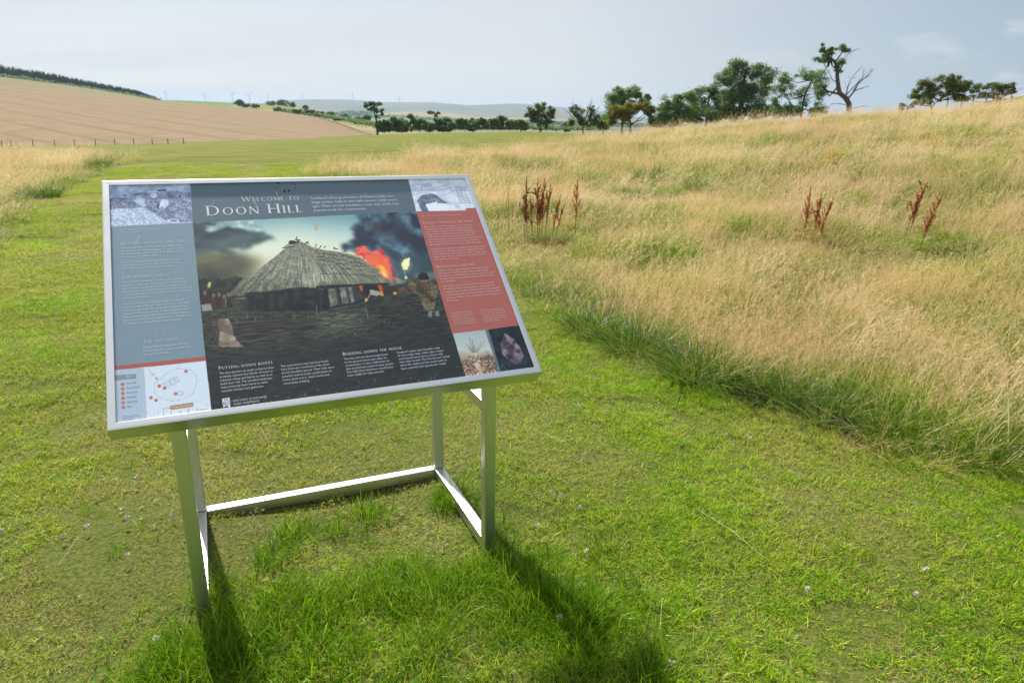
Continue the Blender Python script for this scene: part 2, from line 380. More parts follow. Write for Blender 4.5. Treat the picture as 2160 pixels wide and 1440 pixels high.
# ------------------------------------------------------------------ information board
BW, BD, BT = 1.1174, .7136, .045
PW, PL, OFF, TILT, HZ, FY, FT = 1.3822, 1.0028, -.1486, .6904, .8077, -.1538, .0617
board = empty('information_board', (-1.0802, 2.0389, 0), .41182)
tag(board, 'large tilted information board with printed welcome panel in a brushed steel frame on steel legs', 'information board')
def bevel(o, w, seg=2):
    b = o.modifiers.new('bevel', 'BEVEL'); b.width = w; b.segments = seg; b.limit_method = 'ANGLE'; b.angle_limit = R(40)
def bar(name, lo, hi, w=.003):
    m = MB(); m.box(lo, hi); o = m.build(name, STEEL, board); bevel(o, w); return o
def leg(x, y, ztop_near, ztop_far):
    m = MB(); z0 = -.12
    m.add([(x, y, z0), (x+BT, y, z0), (x+BT, y+BT, z0), (x, y+BT, z0), (x, y, ztop_near), (x+BT, y, ztop_near), (x+BT, y+BT, ztop_far), (x, y+BT, ztop_far)],
          [(0,3,2,1),(4,5,6,7),(0,1,5,4),(1,2,6,5),(2,3,7,6),(3,0,4,7)])
    o = m.build('leg', STEEL, board); bevel(o, .003); return o
def under(v): return HZ+(v-FY)*math.tan(TILT)-.030
leg(0, 0, under(0), under(BT)); leg(BW-BT, 0, under(0), under(BT))
for x in (0, BW-BT):
    m = MB(); m.box((x, BD-BT, BT+.0008), (x+BT, BD, 1.36)); bevel(m.build('leg', STEEL, board), .003)
    bar('side_bar', (x, BT+.001, -.004), (x+BT, BD, BT))
    bar('upper_bar', (x+.0006, BT+.001, .600), (x+BT-.0006, BD-BT-.001, .645))
    bar('mounting_bracket', (x+.004, BD-BT-.075, 1.27), (x+BT-.004, BD-BT-.001, 1.31), .002)
bar('rear_crossbar', (BT+.001, BD-BT, -.004), (BW-BT-.001, BD, BT-.001))

PM = Matrix.Translation((OFF, FY, HZ)) @ Matrix.Rotation(TILT, 4, 'X')   # panel: x along, y up the slope, z out
def on_panel(o, parent=None):
    o.parent = parent or board
    if parent is None: o.matrix_local = PM
    return o
def build_frame():
    """mitred rails with a rounded outer lip"""
    w = .0235
    prof = [(0.0, -FT), (0.0, -.006), (.0012, -.0022), (.0042, -.0004), (.0085, 0.0), (w-.001, -.0006), (w, -.0016), (w, -.010), (w+.004, -.0102), (w+.004, -FT+.004), (.004, -FT)]
    cor = [((0, 0), (1, 1)), ((PW, 0), (-1, 1)), ((PW, PL), (-1, -1)), ((0, PL), (1, -1))]
    m = MB(); n = len(prof); V = []
    for (c0, s) in cor:
        for (i, z) in prof: V.append((c0[0]+s[0]*i, c0[1]+s[1]*i, z))
    F = [(a*n+i, ((a+1) % 4)*n+i, ((a+1) % 4)*n+(i+1) % n, a*n+(i+1) % n) for a in range(4) for i in range(n)]
    m.add(V, F); o = m.build('frame', STEEL_F, board); o.matrix_local = PM
    return o
frame = build_frame()
m = MB(); m.box((.005, .005, -FT+.0015), (PW-.005, PL-.005, -FT+.0035)); back = m.build('back_plate', STEEL, board); back.matrix_local = PM

# ---- the print, painted pixel by pixel as it reads on the board
HM = np.array([[0.001688682358147545, -3.639913095088704e-05, -0.34717269493329317], [-0.0002959478778189353, -0.002168502749622104, 2.0371384544494804], [-0.000249160171400577, 0.0005254192343573522, 1.0]])
def on_board(px, py):
    q = HM @ np.array([px, py, 1.]); return q[0]/q[2], q[1]/q[2]
IW, IH = 1500, 1088
Ag, Bg = np.meshgrid((np.arange(IW)+.5)/IW*PW, (np.arange(IH)+.5)/IH*PL)
Hi = np.linalg.inv(HM); q = np.stack([Ag, Bg, np.ones_like(Ag)], -1) @ Hi.T
QX = q[..., 0]/q[..., 2]; QY = q[..., 1]/q[..., 2]            # where each point of the print appears in the photograph
img = np.zeros((IH, IW, 3)); img[:] = (58, 72, 80)
prng = np.random.default_rng(3)
def vnoise(cx, cy, seed=0):
    r = np.random.default_rng(seed); g = r.random((cy+2, cx+2))
    y = np.linspace(0, cy, IH); x = np.linspace(0, cx, IW); yi = y.astype(int); xi = x.astype(int); fy = y-yi; fx = x-xi
    fy = fy*fy*(3-2*fy); fx = fx*fx*(3-2*fx)
    a = g[yi][:, xi]*(1-fx)+g[yi][:, xi+1]*fx; b = g[yi+1][:, xi]*(1-fx)+g[yi+1][:, xi+1]*fx
    return a*(1-fy[:, None])+b*fy[:, None]
def fbm(cx, cy, oct=4, seed=0, g=.5):
    s = 0; t = 0; a = 1
    for o in range(oct): s = s+a*vnoise(int(cx*2**o), int(cy*2**o), seed+o); t += a; a *= g
    return s/t
def blur(M, k):
    if k < 1: return M
    k = int(k)
    for _ in range(2):
        for ax in (0, 1):
            P = np.concatenate([np.repeat(M.take([0], ax), k+1, ax), M, np.repeat(M.take([-1], ax), k, ax)], ax); C = np.cumsum(P, ax)
            n = M.shape[ax]; M = (C.take(range(2*k+1, 2*k+1+n), ax)-C.take(range(0, n), ax))/(2*k+1)
    return M
class Msk:
    """a mask that covers only its own rows i0:i1 and columns j0:j1"""
    def __init__(s, i0, i1, j0, j1, a): s.b = (i0, i1, j0, j1); s.a = a
    def cut(s, X): i0, i1, j0, j1 = s.b; return X[i0:i1, j0:j1]
    def __mul__(s, o):
        if isinstance(o, Msk):
            i0, i1, j0, j1 = (max(s.b[0], o.b[0]), min(s.b[1], o.b[1]), max(s.b[2], o.b[2]), min(s.b[3], o.b[3]))
            if i1 <= i0 or j1 <= j0: return Msk(0, 0, 0, 0, np.zeros((0, 0)))
            f = lambda m: m.a[i0-m.b[0]:i1-m.b[0], j0-m.b[2]:j1-m.b[2]]
            return Msk(i0, i1, j0, j1, f(s)*f(o))
        return Msk(*s.b, s.a*(s.cut(o) if isinstance(o, np.ndarray) else o))
def span(ab, m):
    return (max(0, int((ab[:, 1].min()-m)/PL*IH)), min(IH, int((ab[:, 1].max()+m)/PL*IH)+2),
            max(0, int((ab[:, 0].min()-m)/PW*IW)), min(IW, int((ab[:, 0].max()+m)/PW*IW)+2))
def region(pts, frame_=None, soft=0, wob=0, seed=1):
    """mask of a polygon given in the coordinates of an enlarged crop (ox, oy, scale)"""
    if frame_: pts = [(frame_[0]+x/frame_[2], frame_[1]+y/frame_[2]) for x, y in pts]
    i0, i1, j0, j1 = span(np.array([on_board(*p) for p in pts]), .002+wob/450+soft*.0032)
    if i1 <= i0 or j1 <= j0: return Msk(0, 0, 0, 0, np.zeros((0, 0)))
    xs = QX[i0:i1, j0:j1]; ys = QY[i0:i1, j0:j1]
    if wob:
        xs = xs+(WOB1[i0:i1, j0:j1]-.5)*wob; ys = ys+(WOB2[i0:i1, j0:j1]-.5)*wob
    M = inside(pts, xs, ys).astype(float)
    return Msk(i0, i1, j0, j1, blur(M, soft) if soft else M)
def lay(M, col, amt=1.):
    i0, i1, j0, j1 = M.b
    if i1 <= i0 or j1 <= j0: return
    col = np.asarray(col, float)
    col = col[None, None] if col.ndim == 1 else col[i0:i1, j0:j1]
    w = (M.a*amt)[..., None]; img[i0:i1, j0:j1] = img[i0:i1, j0:j1]*(1-w)+col*w
def two(n, a, b, lo=.35, hi=.65):
    t = np.clip((n-lo)/(hi-lo), 0, 1)[..., None]; return np.array(a)*(1-t)+np.array(b)*t
def seg(x1, y1, x2, y2, w, frame_):
    (x1, y1), (x2, y2) = [(frame_[0]+x/frame_[2], frame_[1]+y/frame_[2]) for x, y in ((x1, y1), (x2, y2))]
    w = w/frame_[2]/2; d = math.hypot(x2-x1, y2-y1)+1e-6; nx, ny = -(y2-y1)/d*w, (x2-x1)/d*w
    return region([(x1+nx, y1+ny), (x2+nx, y2+ny), (x2-nx, y2-ny), (x1-nx, y1-ny)])
def blob(cx, cy, rx, ry, frame_, soft=0):
    k = 1.3; pts = [(frame_[0]+(cx+u*rx*k)/frame_[2], frame_[1]+(cy+v*ry*k)/frame_[2]) for u in (-1, 1) for v in (-1, 1)]
    i0, i1, j0, j1 = span(np.array([on_board(*p) for p in pts]), .002)
    X = (QX[i0:i1, j0:j1]-frame_[0])*frame_[2]; Y = (QY[i0:i1, j0:j1]-frame_[1])*frame_[2]
    return Msk(i0, i1, j0, j1, np.clip((1.15-np.hypot((X-cx)/rx, (Y-cy)/ry))/max(.08, soft), 0, 1))
WOB1 = fbm(60, 44, 3, 11); WOB2 = fbm(60, 44, 3, 21)
NF = fbm(300, 220, 2, 31); NM = fbm(70, 50, 3, 41); NB = fbm(14, 10, 4, 51); NH = fbm(60, 240, 3, 61); NS = fbm(10, 16, 4, 71)
C5 = (380, 440, 3.724); C1 = (220, 370, 5.143); C2 = (620, 370, 5.143); C3 = (220, 650, 5.143); C4 = (620, 640, 4.0)
X5 = (QX-C5[0])*C5[2]; Y5 = (QY-C5[1])*C5[2]
def col_at(stops, v):
    xs = [s[0] for s in stops]; return np.stack([np.interp(v, xs, [s[1][k] for s in stops]) for k in range(3)], -1)
TAB = np.random.default_rng(5).random((256, 1024))
def lookup(u, v):
    ui = np.floor(u).astype(int); vi = np.floor(v).astype(int); fu = u-ui; fv = v-vi; f = lambda a, b: TAB[a % 256, b % 1024]
    return (f(vi, ui)*(1-fu)+f(vi, ui+1)*fu)*(1-fv)+(f(vi+1, ui)*(1-fu)+f(vi+1, ui+1)*fu)*fv
# main picture: sky
skyc = col_at([(60, (112, 158, 168)), (180, (165, 200, 200)), (300, (222, 230, 208)), (420, (205, 205, 165)), (560, (120, 122, 98))], Y5)
img[:] = skyc
glow = np.exp(-(((X5-900)/420)**2+((Y5-300)/190)**2)); img = img*(1-glow[..., None]*.7)+np.array((238, 240, 218))*glow[..., None]*.7
lay(region([(60, 300), (480, 330), (640, 400), (560, 480), (420, 560), (60, 620)], C5, 22, 22), two(NS, (62, 66, 58), (98, 96, 74)), .9)
lay(region([(60, 90), (230, 80), (330, 110), (480, 150), (600, 165), (730, 225), (640, 270), (500, 300), (330, 340), (60, 360)], C5, 9, 24), two(NS, (44, 62, 68), (74, 96, 98)), .96)
lay(region([(150, 130), (300, 95), (470, 85), (600, 80), (640, 120), (615, 165), (520, 150), (380, 140), (240, 190)], C5, 5, 18), two(NM, (140, 170, 170), (205, 224, 218)), .85)
lay(region([(60, 60), (130, 100), (220, 130), (150, 190), (60, 200)], C5, 8, 16), (50, 70, 76), .9)
# smoke
NBB = NB*.6+fbm(34, 26, 3, 57)*.4
smoke = two(NBB, (34, 46, 62), (104, 148, 168), .36, .64)
lay(region([(1390, 20), (1900, 0), (2150, 400), (2150, 620), (1780, 600), (1640, 480), (1560, 340), (1420, 330), (1270, 330), (1310, 270), (1370, 210), (1350, 120)], C5, 8, 34), smoke, .97)
lay(region([(1440, 60), (1600, 110), (1560, 200), (1450, 160)], C5, 14, 26), (70, 62, 74), .7)
lay(region([(1560, 90), (1800, 80), (1800, 240), (1650, 260)], C5, 16, 30), (44, 52, 66), .6)
lay(region([(1640, 360), (1900, 330), (2100, 420), (2100, 500), (1900, 540), (1700, 520)], C5, 14, 26), (52, 76, 84), .75)
lay(region([(1840, 500), (2100, 480), (2100, 540), (1850, 560)], C5, 8), (110, 138, 142), .7)
# distant trees, ground
lay(region([(120, 560), (190, 528), (280, 530), (330, 556), (400, 535), (490, 532), (470, 620), (420, 720), (120, 720)], C5, 2, 14), two(NM, (26, 38, 38), (54, 70, 64)))
NG = lookup(X5/7, Y5/2.2)*.35+NH*.65
grass = two(NG, (30, 38, 40), (100, 110, 90), .30, .74)
lay(region([(100, 700), (520, 700), (1180, 700), (1650, 600), (1800, 560), (2150, 560), (2600, 1400), (100, 1600)], C5, 2, 6), grass)
lay(region([(1080, 780), (1400, 790), (1560, 860), (1500, 960), (1250, 1000), (1050, 980)], C5, 22, 40), two(NG, (58, 66, 60), (150, 162, 134), .35, .72), .75)
lay(region([(1400, 740), (2050, 700), (2150, 1300), (1650, 1100), (1500, 900)], C5, 40, 30), two(NG, (28, 36, 42), (66, 72, 66)), .7)
fade = np.clip((Y5-980-(X5-400)*-.12)/260, 0, 1); img = img*(1-fade[..., None]*.88)+two(NG, (38, 44, 52), (52, 58, 62))*fade[..., None]*.88
# walls
lay(region([(505, 640), (1180, 590), (1620, 560), (1690, 640), (1500, 700), (1380, 735), (1110, 790), (530, 800)], C5, 2), two(NM, (26, 32, 42), (58, 60, 62)))
for x in (530, 650, 730, 840, 940, 1050, 1120): lay(region([(x, 640), (x+42, 640), (x+52, 790), (x+8, 792)], C5, 2), (22, 28, 38), .7)
for ptsw in ([(1160, 622), (1216, 616), (1240, 745), (1185, 762)], [(1250, 610), (1300, 605), (1332, 730), (1272, 742)], [(1318, 606), (1352, 604), (1374, 715), (1346, 727)]):
    lay(region(ptsw, C5, 1, 3), two(NM, (112, 116, 108), (168, 170, 156)))
for a, b in (((1218, 610), (1252, 750)), ((1300, 600), (1336, 735)), ((1352, 600), (1380, 720))): lay(seg(*a, *b, 16, C5), (78, 84, 90))
lay(region([(1345, 615), (1420, 640), (1450, 700), (1380, 715)], C5, 2, 6), (66, 68, 70))
lay(region([(1405, 585), (1436, 588), (1438, 645), (1416, 628)], C5, 1, 5), (236, 92, 52)); lay(region([(1556, 580), (1582, 585), (1602, 672), (1576, 676)], C5, 1, 5), (232, 84, 56))
lay(region([(1570, 640), (1590, 640), (1604, 676), (1578, 676)], C5, 1), (250, 180, 90))
lay(region([(1620, 620), (1720, 590), (1740, 660), (1640, 670)], C5, 3, 10), (60, 56, 52))
# thatch
xr = np.clip(X5, 920, 1500); yr = 250+(xr-920)*.30          # nearest point of the ridge line
an = np.arctan2(X5-xr+(X5-920)*.25, Y5-yr+25); ra = np.hypot(X5-xr, Y5-yr)
th = lookup(an*150+xr*.16, ra/26)*.55+lookup(an*60+xr*.07, ra/60+9)*.45
th = th+.22*np.clip((ra % 62)/62-.55, 0, 1)*((X5 < 1010)*1.)-.10*(ra % 62 < 7)*(X5 < 1010)
ROOF = [(385, 655), (430, 610), (470, 560), (600, 482), (700, 400), (780, 335), (865, 268), (905, 246), (960, 252), (1040, 290), (1120, 312), (1220, 325), (1330, 348), (1420, 375), (1500, 430), (1580, 480), (1690, 530), (1785, 562), (1700, 580), (1600, 574), (1400, 582), (1190, 592), (1112, 556), (1060, 616), (960, 604), (860, 615), (700, 640), (560, 642), (440, 668), (385, 690)]
rm = region(ROOF, C5, 1, 3); lay(rm, two(th, (86, 90, 80), (176, 176, 152), .25, .75))
lay(rm*np.clip((640-X5)/300, 0, 1), (84, 88, 78), .55)
lay(region([(960, 500), (1100, 490), (1180, 500), (1200, 585), (1112, 552), (1060, 612), (960, 600)], C5, 4, 6)*rm, two(th, (130, 134, 120), (206, 204, 180)), .8)
for (a, b) in (((1010, 318), (1440, 392)), ((1060, 362), (1440, 425)), ((1070, 392), (1480, 452)), ((1100, 432), (1540, 486)), ((1100, 494), (1560, 520))):
    for k in range(26):
        t = k/26+prng.random()*.02; x = a[0]+(b[0]-a[0])*t; y = a[1]+(b[1]-a[1])*t+prng.normal()*5
        lay(seg(x, y, x+14, y+prng.normal()*5, 6+prng.random()*4, C5), (60, 64, 58), .85)
for (a, b) in (((520, 560), (960, 535)), ((600, 500), (900, 450)), ((700, 420), (980, 350)), ((480, 610), (940, 575))):
    n = 14
    for k in range(n):
        t = k/n; x = a[0]+(b[0]-a[0])*t; y = a[1]+(b[1]-a[1])*t+prng.normal()*4
        lay(seg(x, y, x+36, y-3, 4, C5), (74, 78, 68), .5)
lay(seg(400, 690, 700, 655, 10, C5), (30, 36, 40), .8); lay(seg(700, 655, 1060, 622, 12, C5), (26, 32, 40), .8); lay(seg(1180, 596, 1640, 582, 12, C5), (28, 32, 36), .8)
for s_ in ((800, 298, 905, 285), (820, 290, 880, 250), (862, 250, 915, 250), (870, 262, 930, 258), (915, 210, 925, 262), (900, 232, 945, 240), (940, 230, 920, 262), (980, 268, 1012, 246), (985, 250, 1015, 268), (1060, 290, 1072, 268), (1095, 300, 1110, 278), (1130, 300, 1145, 282), (1210, 310, 1212, 290), (1205, 300, 1240, 308), (1285, 330, 1300, 322)):
    lay(seg(*s_, 7, C5), (50, 54, 52))
lay(blob(880, 254, 26, 14, C5), (40, 44, 44))
# fire on the roof
lay(region([(1368, 350), (1400, 300), (1440, 285), (1490, 320), (1560, 310), (1640, 360), (1662, 430), (1665, 500), (1700, 535), (1620, 535), (1580, 500), (1520, 450), (1460, 400), (1440, 370)], C5, 2, 16), two(NM, (214, 52, 56), (240, 112, 92)))
lay(region([(1480, 360), (1560, 350), (1620, 420), (1640, 500), (1600, 520), (1540, 450)], C5, 5, 18), (248, 112, 60), .8)
lay(region([(1540, 440), (1590, 430), (1625, 500), (1640, 525), (1600, 510)], C5, 4, 10), (255, 196, 70), .9)
lay(region([(1570, 480), (1600, 490), (1640, 530), (1600, 520)], C5, 3, 6), (255, 232, 190), .8)
lay(region([(1650, 440), (1700, 420), (1720, 500), (1680, 530)], C5, 8, 10), (120, 90, 100), .5)
# torch bearer
lay(blob(1776, 432, 52, 60, C5, .6), (180, 196, 150), .45); lay(region([(1742, 430), (1760, 395), (1808, 372), (1806, 430), (1790, 468), (1755, 470)], C5, 1, 5), (252, 248, 190))
lay(seg(1764, 468, 1774, 532, 9, C5), (130, 150, 150)); lay(blob(1776, 532, 12, 12, C5), (210, 200, 190))
lay(region([(1780, 545), (1866, 538), (1890, 545), (1945, 540), (1985, 560), (2022, 596), (2030, 650), (2012, 705), (1998, 780), (1935, 795), (1900, 745), (1880, 668), (1840, 655), (1800, 622)], C5, 1, 4), two(NM, (78, 66, 50), (142, 122, 92)))
for s_ in ((1860, 600, 1990, 560), (1870, 640, 2010, 620), (1880, 690, 2000, 680), (1920, 560, 1900, 720), (1960, 590, 1975, 760)): lay(seg(*s_, 7, C5), (58, 48, 38), .7)
lay(region([(1868, 545), (1876, 505), (1902, 488), (1935, 494), (1958, 528), (1955, 548), (1900, 552)], C5, 1), (26, 36, 38))
lay(region([(1905, 740), (2010, 720), (1996, 785), (1925, 790)], C5, 2), (150, 140, 112), .7)
lay(region([(1950, 800), (1980, 796), (1984, 842), (1950, 840)], C5, 1), (142, 154, 148)); lay(region([(2008, 796), (2036, 792), (2040, 834), (2008, 838)], C5, 1), (142, 154, 148))
# bending figures
lay(region([(1478, 640), (1500, 628), (1560, 640), (1578, 662), (1560, 682), (1490, 664)], C5, 1, 2), (206, 196, 182)); lay(blob(1476, 645, 15, 15, C5), (34, 32, 34))
lay(seg(1555, 670, 1580, 712, 16, C5), (64, 54, 48)); lay(seg(1495, 655, 1478, 692, 8, C5), (190, 160, 140)); lay(region([(1450, 700), (1470, 686), (1478, 712), (1454, 726)], C5, 1), (240, 200, 100))
lay(region([(1710, 615), (1760, 600), (1790, 640), (1796, 662), (1750, 640), (1716, 662)], C5, 1), (112, 84, 72)); lay(blob(1690, 655, 14, 10, C5), (244, 196, 110))
# people on the left
for x, y, h_, c in ((192, 640, 130, (84, 52, 46)), (262, 660, 120, (92, 56, 50)), (305, 655, 115, (72, 60, 54)), (345, 670, 100, (96, 88, 84)), (378, 655, 110, (66, 52, 44))):
    lay(region([(x-24, y+28), (x+22, y+26), (x+32, y+h_), (x-30, y+h_)], C5, 1, 4), two(NM, tuple(k*.7 for k in c), c)); lay(blob(x, y+10, 13, 16, C5), (148, 116, 100))
lay(region([(160, 745), (240, 735), (246, 788), (168, 796)], C5, 1, 5), (176, 184, 178)); lay(region([(350, 690), (366, 690), (362, 770), (350, 770)], C5, 1), (100, 120, 122))
lay(seg(200, 640, 226, 600, 5, C5), (120, 120, 90)); lay(region([(212, 600), (222, 572), (244, 564), (242, 590), (226, 612)], C5, 1, 3), (238, 222, 96))
# wattle fence and stump
lay(region([(235, 868), (700, 860), (1075, 895), (1080, 935), (900, 950), (840, 1000), (600, 1060), (460, 1060), (235, 1040)], C5, 4, 6), two(fbm(30, 330, 2, 91), (28, 32, 40), (98, 92, 86), .36, .66), .85)
for (x, y0, y1, w) in ((258, 868, 915, 24), (276, 872, 915, 14), (440, 845, 892, 18), (588, 838, 880, 18), (892, 810, 862, 24), (1007, 810, 884, 10), (1072, 748, 918, 14)): lay(seg(x, y0, x+3, y1, w, C5), (92, 94, 98))
lay(seg(440, 850, 466, 890, 5, C5), (110, 112, 116)); lay(seg(700, 872, 1070, 850, 6, C5), (96, 66, 60), .8); lay(seg(760, 880, 1075, 880, 5, C5), (90, 70, 64), .8)
lay(region([(292, 866), (330, 852), (380, 853), (400, 895), (415, 965), (440, 1020), (500, 1072), (340, 1078), (240, 1072), (276, 1000), (292, 930)], C5, 1, 3), two(NM, (134, 112, 102), (222, 204, 192)))
lay(region([(240, 1072), (276, 1000), (292, 900), (310, 960), (296, 1078)], C5, 4), (34, 32, 38), .85); lay(region([(330, 930), (372, 920), (400, 1010), (350, 1060), (326, 1040)], C5, 5, 8), (120, 140, 96), .6)
lay(region([(296, 865), (312, 862), (312, 900), (298, 900)], C5, 1), (160, 96, 90))

pic = region([(380, 440), (900, 425), (1000, 810), (420, 890)]); lay(pic*np.clip((Y5-480)/160, 0, 1), img*.80)
# fields of colour round the picture
BAN, COLM = (86, 104, 116), (122, 142, 156)
lay(region([(390, 360), (862, 340), (879, 443), (406, 467)]), BAN)
lay(region([(200, 350), (400, 350), (406, 467), (443.5, 863), (445, 930), (200, 940)]), COLM)
lay(region([(862, 340), (1030, 330), (1030, 441), (879, 443)]), (206, 218, 230))
lay(region([(878.5, 443), (1100, 430), (1200, 690), (1094, 686.5), (955, 702)]), (166, 94, 88))
# excavation photograph
box = region([(225, 382), (399.5, 386), (405.7, 467), (225, 475)]); lay(box, two(NM, (146, 160, 190), (186, 200, 224)))
def clip(M): return M*box
rub = two(NF*.6+NM*.4, (96, 110, 138), (160, 174, 200), .36, .66)
lay(clip(region([(40, 235), (200, 225), (300, 235), (440, 330), (40, 348)], C1, 1, 3)), two(NF, (84, 98, 124), (136, 150, 178)))
lay(clip(region([(290, 190), (480, 175), (780, 150), (940, 180), (950, 480), (860, 495), (700, 490), (600, 440), (480, 345), (420, 300), (440, 240)], C1, 1, 6)), rub)
lay(clip(region([(60, 350), (440, 342), (520, 380), (690, 500), (60, 545)], C1, 1, 2)), two(NF, (160, 174, 202), (204, 216, 238)))
lay(clip(region([(300, 250), (380, 262), (460, 300), (430, 330), (330, 275)], C1, 1)), (176, 190, 216))
lay(clip(region([(560, 205), (700, 195), (770, 220), (792, 270), (760, 330), (715, 405), (665, 400), (700, 310), (690, 270), (640, 240), (600, 240)], C1, 1, 1)), two(NM, (102, 116, 144), (140, 154, 180)))
lay(clip(region([(615, 240), (690, 250), (700, 300), (650, 345), (600, 300)], C1, 1)), (196, 208, 228)); lay(clip(blob(535, 205, 34, 26, C1)), (206, 216, 236))
lay(clip(region([(575, 270), (625, 330), (580, 345), (556, 330)], C1, 1)), (70, 84, 108)); lay(clip(region([(620, 255), (648, 290), (600, 340), (590, 330)], C1)), (214, 224, 240))
lay(clip(blob(745, 478, 58, 22, C1)), (206, 216, 234)); lay(clip(blob(748, 476, 36, 12, C1)), (120, 132, 156))
lay(clip(seg(570, 150, 670, 145, 18, C1)), (70, 82, 108)); lay(clip(seg(195, 190, 240, 192, 6, C1)), (86, 98, 124)); lay(clip(seg(200, 205, 245, 208, 7, C1)), (86, 98, 124))
# portrait photograph
box = region([(858, 360), (966, 362), (984, 441.2), (878.6, 443)]); lay(box, two(NM, (196, 208, 226), (222, 230, 242)))
for s_ in ((1240, 100, 1700, 40), (1260, 200, 1720, 120), (1480, 150, 1700, 70), (1560, 230, 1750, 150), (1300, 300, 1500, 200), (1500, 180, 1790, 330)): lay(clip(seg(*s_, 8, C2)), (164, 178, 204), .8)
lay(clip(region([(1395, 195), (1485, 182), (1545, 195), (1660, 290), (1640, 300), (1545, 240), (1555, 300), (1430, 300), (1470, 382), (1400, 385), (1335, 262)], C2, 1)), two(NM, (88, 104, 130), (128, 142, 166)))
lay(clip(blob(1438, 118, 54, 44, C2)), (222, 228, 238)); lay(clip(blob(1436, 92, 58, 20, C2)), (176, 188, 208)); lay(clip(seg(1388, 110, 1400, 160, 12, C2)), (160, 174, 198)); lay(clip(seg(1490, 110, 1486, 160, 10, C2)), (168, 180, 202)); lay(clip(blob(1450, 155, 36, 36, C2)), (210, 218, 230)); lay(clip(seg(1424, 176, 1470, 190, 8, C2)), (130, 144, 170)); lay(clip(seg(1425, 150, 1475, 145, 8, C2)), (160, 172, 196), .7)
lay(clip(region([(1432, 300), (1560, 270), (1684, 300), (1684, 386), (1472, 386)], C2)), (228, 234, 244)); lay(clip(region([(1545, 240), (1610, 250), (1690, 290), (1560, 290)], C2, 1)), (90, 104, 130), .7)
# wheat and arrowhead
box = region([(956, 701.2), (1024, 693), (1054, 782), (984, 795)])
lay(box, col_at([(693, (158, 178, 182)), (735, (186, 194, 190)), (755, (160, 140, 122)), (790, (118, 98, 86))], QY))
lay(clip(region([(1420, 480), (1500, 440), (1590, 450), (1660, 410), (1760, 560), (1700, 620), (1430, 620)], C4, 2, 10)), two(NF, (92, 72, 64), (172, 148, 128)))
for k in range(30):
    a = R(prng.uniform(-50, 50)); l = prng.uniform(80, 170); lay(clip(seg(1530, 420, 1530+l*math.sin(a), 430-l*math.cos(a), 3, C4)), (110, 104, 98), .6)
for k in range(24):
    a = R(prng.uniform(-70, 60)); l = prng.uniform(40, 90); lay(clip(seg(1650, 470, 1650+l*math.sin(a), 470-l*math.cos(a), 3, C4)), (96, 80, 72), .7)
lay(clip(region([(1515, 400), (1545, 400), (1570, 460), (1590, 610), (1550, 610), (1520, 470)], C4, 1, 5)), two(NF, (130, 108, 92), (206, 186, 164)))
lay(region([(1024, 693), (1031, 692), (1062, 782), (1054, 784)]), (92, 108, 118))
box = region([(1031, 692.4), (1120, 680), (1160, 775), (1060, 790)]); lay(box, two(NM, (18, 26, 38), (34, 44, 58)))
lay(clip(region([(1778, 240), (1800, 250), (1858, 288), (1915, 362), (1942, 432), (1928, 476), (1885, 502), (1800, 455), (1757, 410), (1750, 330)], C4, 1, 3)), two(NM, (62, 54, 62), (142, 124, 134)))
lay(clip(region([(1778, 240), (1860, 290), (1842, 340), (1800, 300)], C4, 2)), (150, 136, 146), .7); lay(clip(region([(1800, 370), (1850, 365), (1870, 440), (1870, 490), (1800, 440)], C4, 6, 8)), (44, 38, 46), .7)
lay(clip(region([(1850, 460), (1960, 470), (1980, 500), (1800, 510)], C4, 6)), (60, 72, 86), .6)
# site plan
lay(region([(100, 612), (1091, 508), (1099, 556), (100, 664)], C3), (168, 90, 82))
lay(region([(60, 664), (1099, 556), (1164, 1120), (60, 1280)], C3), (210, 222, 236))
lay(region([(60, 660), (427, 627), (462, 1220), (60, 1280)], C3), (172, 190, 206))
lay(region([(60, 716), (340, 696), (343, 748), (60, 775)], C3), (124, 144, 156))
DISC = [(193, 810, '1'), (195, 858, '2'), (197, 908, '3'), (199, 959, '4'), (200, 1008, '5'), (203, 1060, '6'), (592, 829, '1'), (650, 852, '2'), (770, 913, '3'), (884, 670, '4'), (502, 955, '5'), (558, 983, '6')]
for x, y, _ in DISC: lay(blob(x, y, 17, 16, C3), (190, 78, 72))
ol = [(545, 800), (650, 710), (795, 635), (930, 655), (992, 710), (1003, 780), (960, 915), (800, 985), (725, 992), (600, 960), (540, 900), (545, 800)]
for a, b in zip(ol[:-1], ol[1:]): lay(seg(*a, *b, 3.5, C3), (140, 154, 170), .8)
for a, b in zip(ol[:-1], ol[1:]): lay(blob(*a, 4, 4, C3), (90, 104, 120))
def dash(a, b, n=9):
    for k in range(n):
        t0, t1 = k/n, (k+.55)/n; lay(seg(a[0]+(b[0]-a[0])*t0, a[1]+(b[1]-a[1])*t0, a[0]+(b[0]-a[0])*t1, a[1]+(b[1]-a[1])*t1, 5, C3), (100, 114, 130))
for a, b in (((618, 815), (770, 722)), ((770, 722), (820, 772)), ((820, 772), (682, 852)), ((682, 852), (655, 815)), ((700, 765), (736, 820)), ((745, 745), (790, 795)), ((640, 815), (790, 735)), ((665, 835), (805, 755))): dash(a, b)
for a, b in (((795, 892), (845, 885)), ((845, 885), (849, 925)), ((849, 925), (800, 930)), ((800, 930), (795, 892))): dash(a, b, 5)
lay(region([(712, 1040), (962, 1007), (966, 1053), (714, 1090)], C3), (172, 140, 102)); lay(seg(714, 1066, 637, 1076, 5, C3), (168, 130, 92)); lay(seg(637, 1074, 640, 1170, 5, C3), (168, 130, 92))
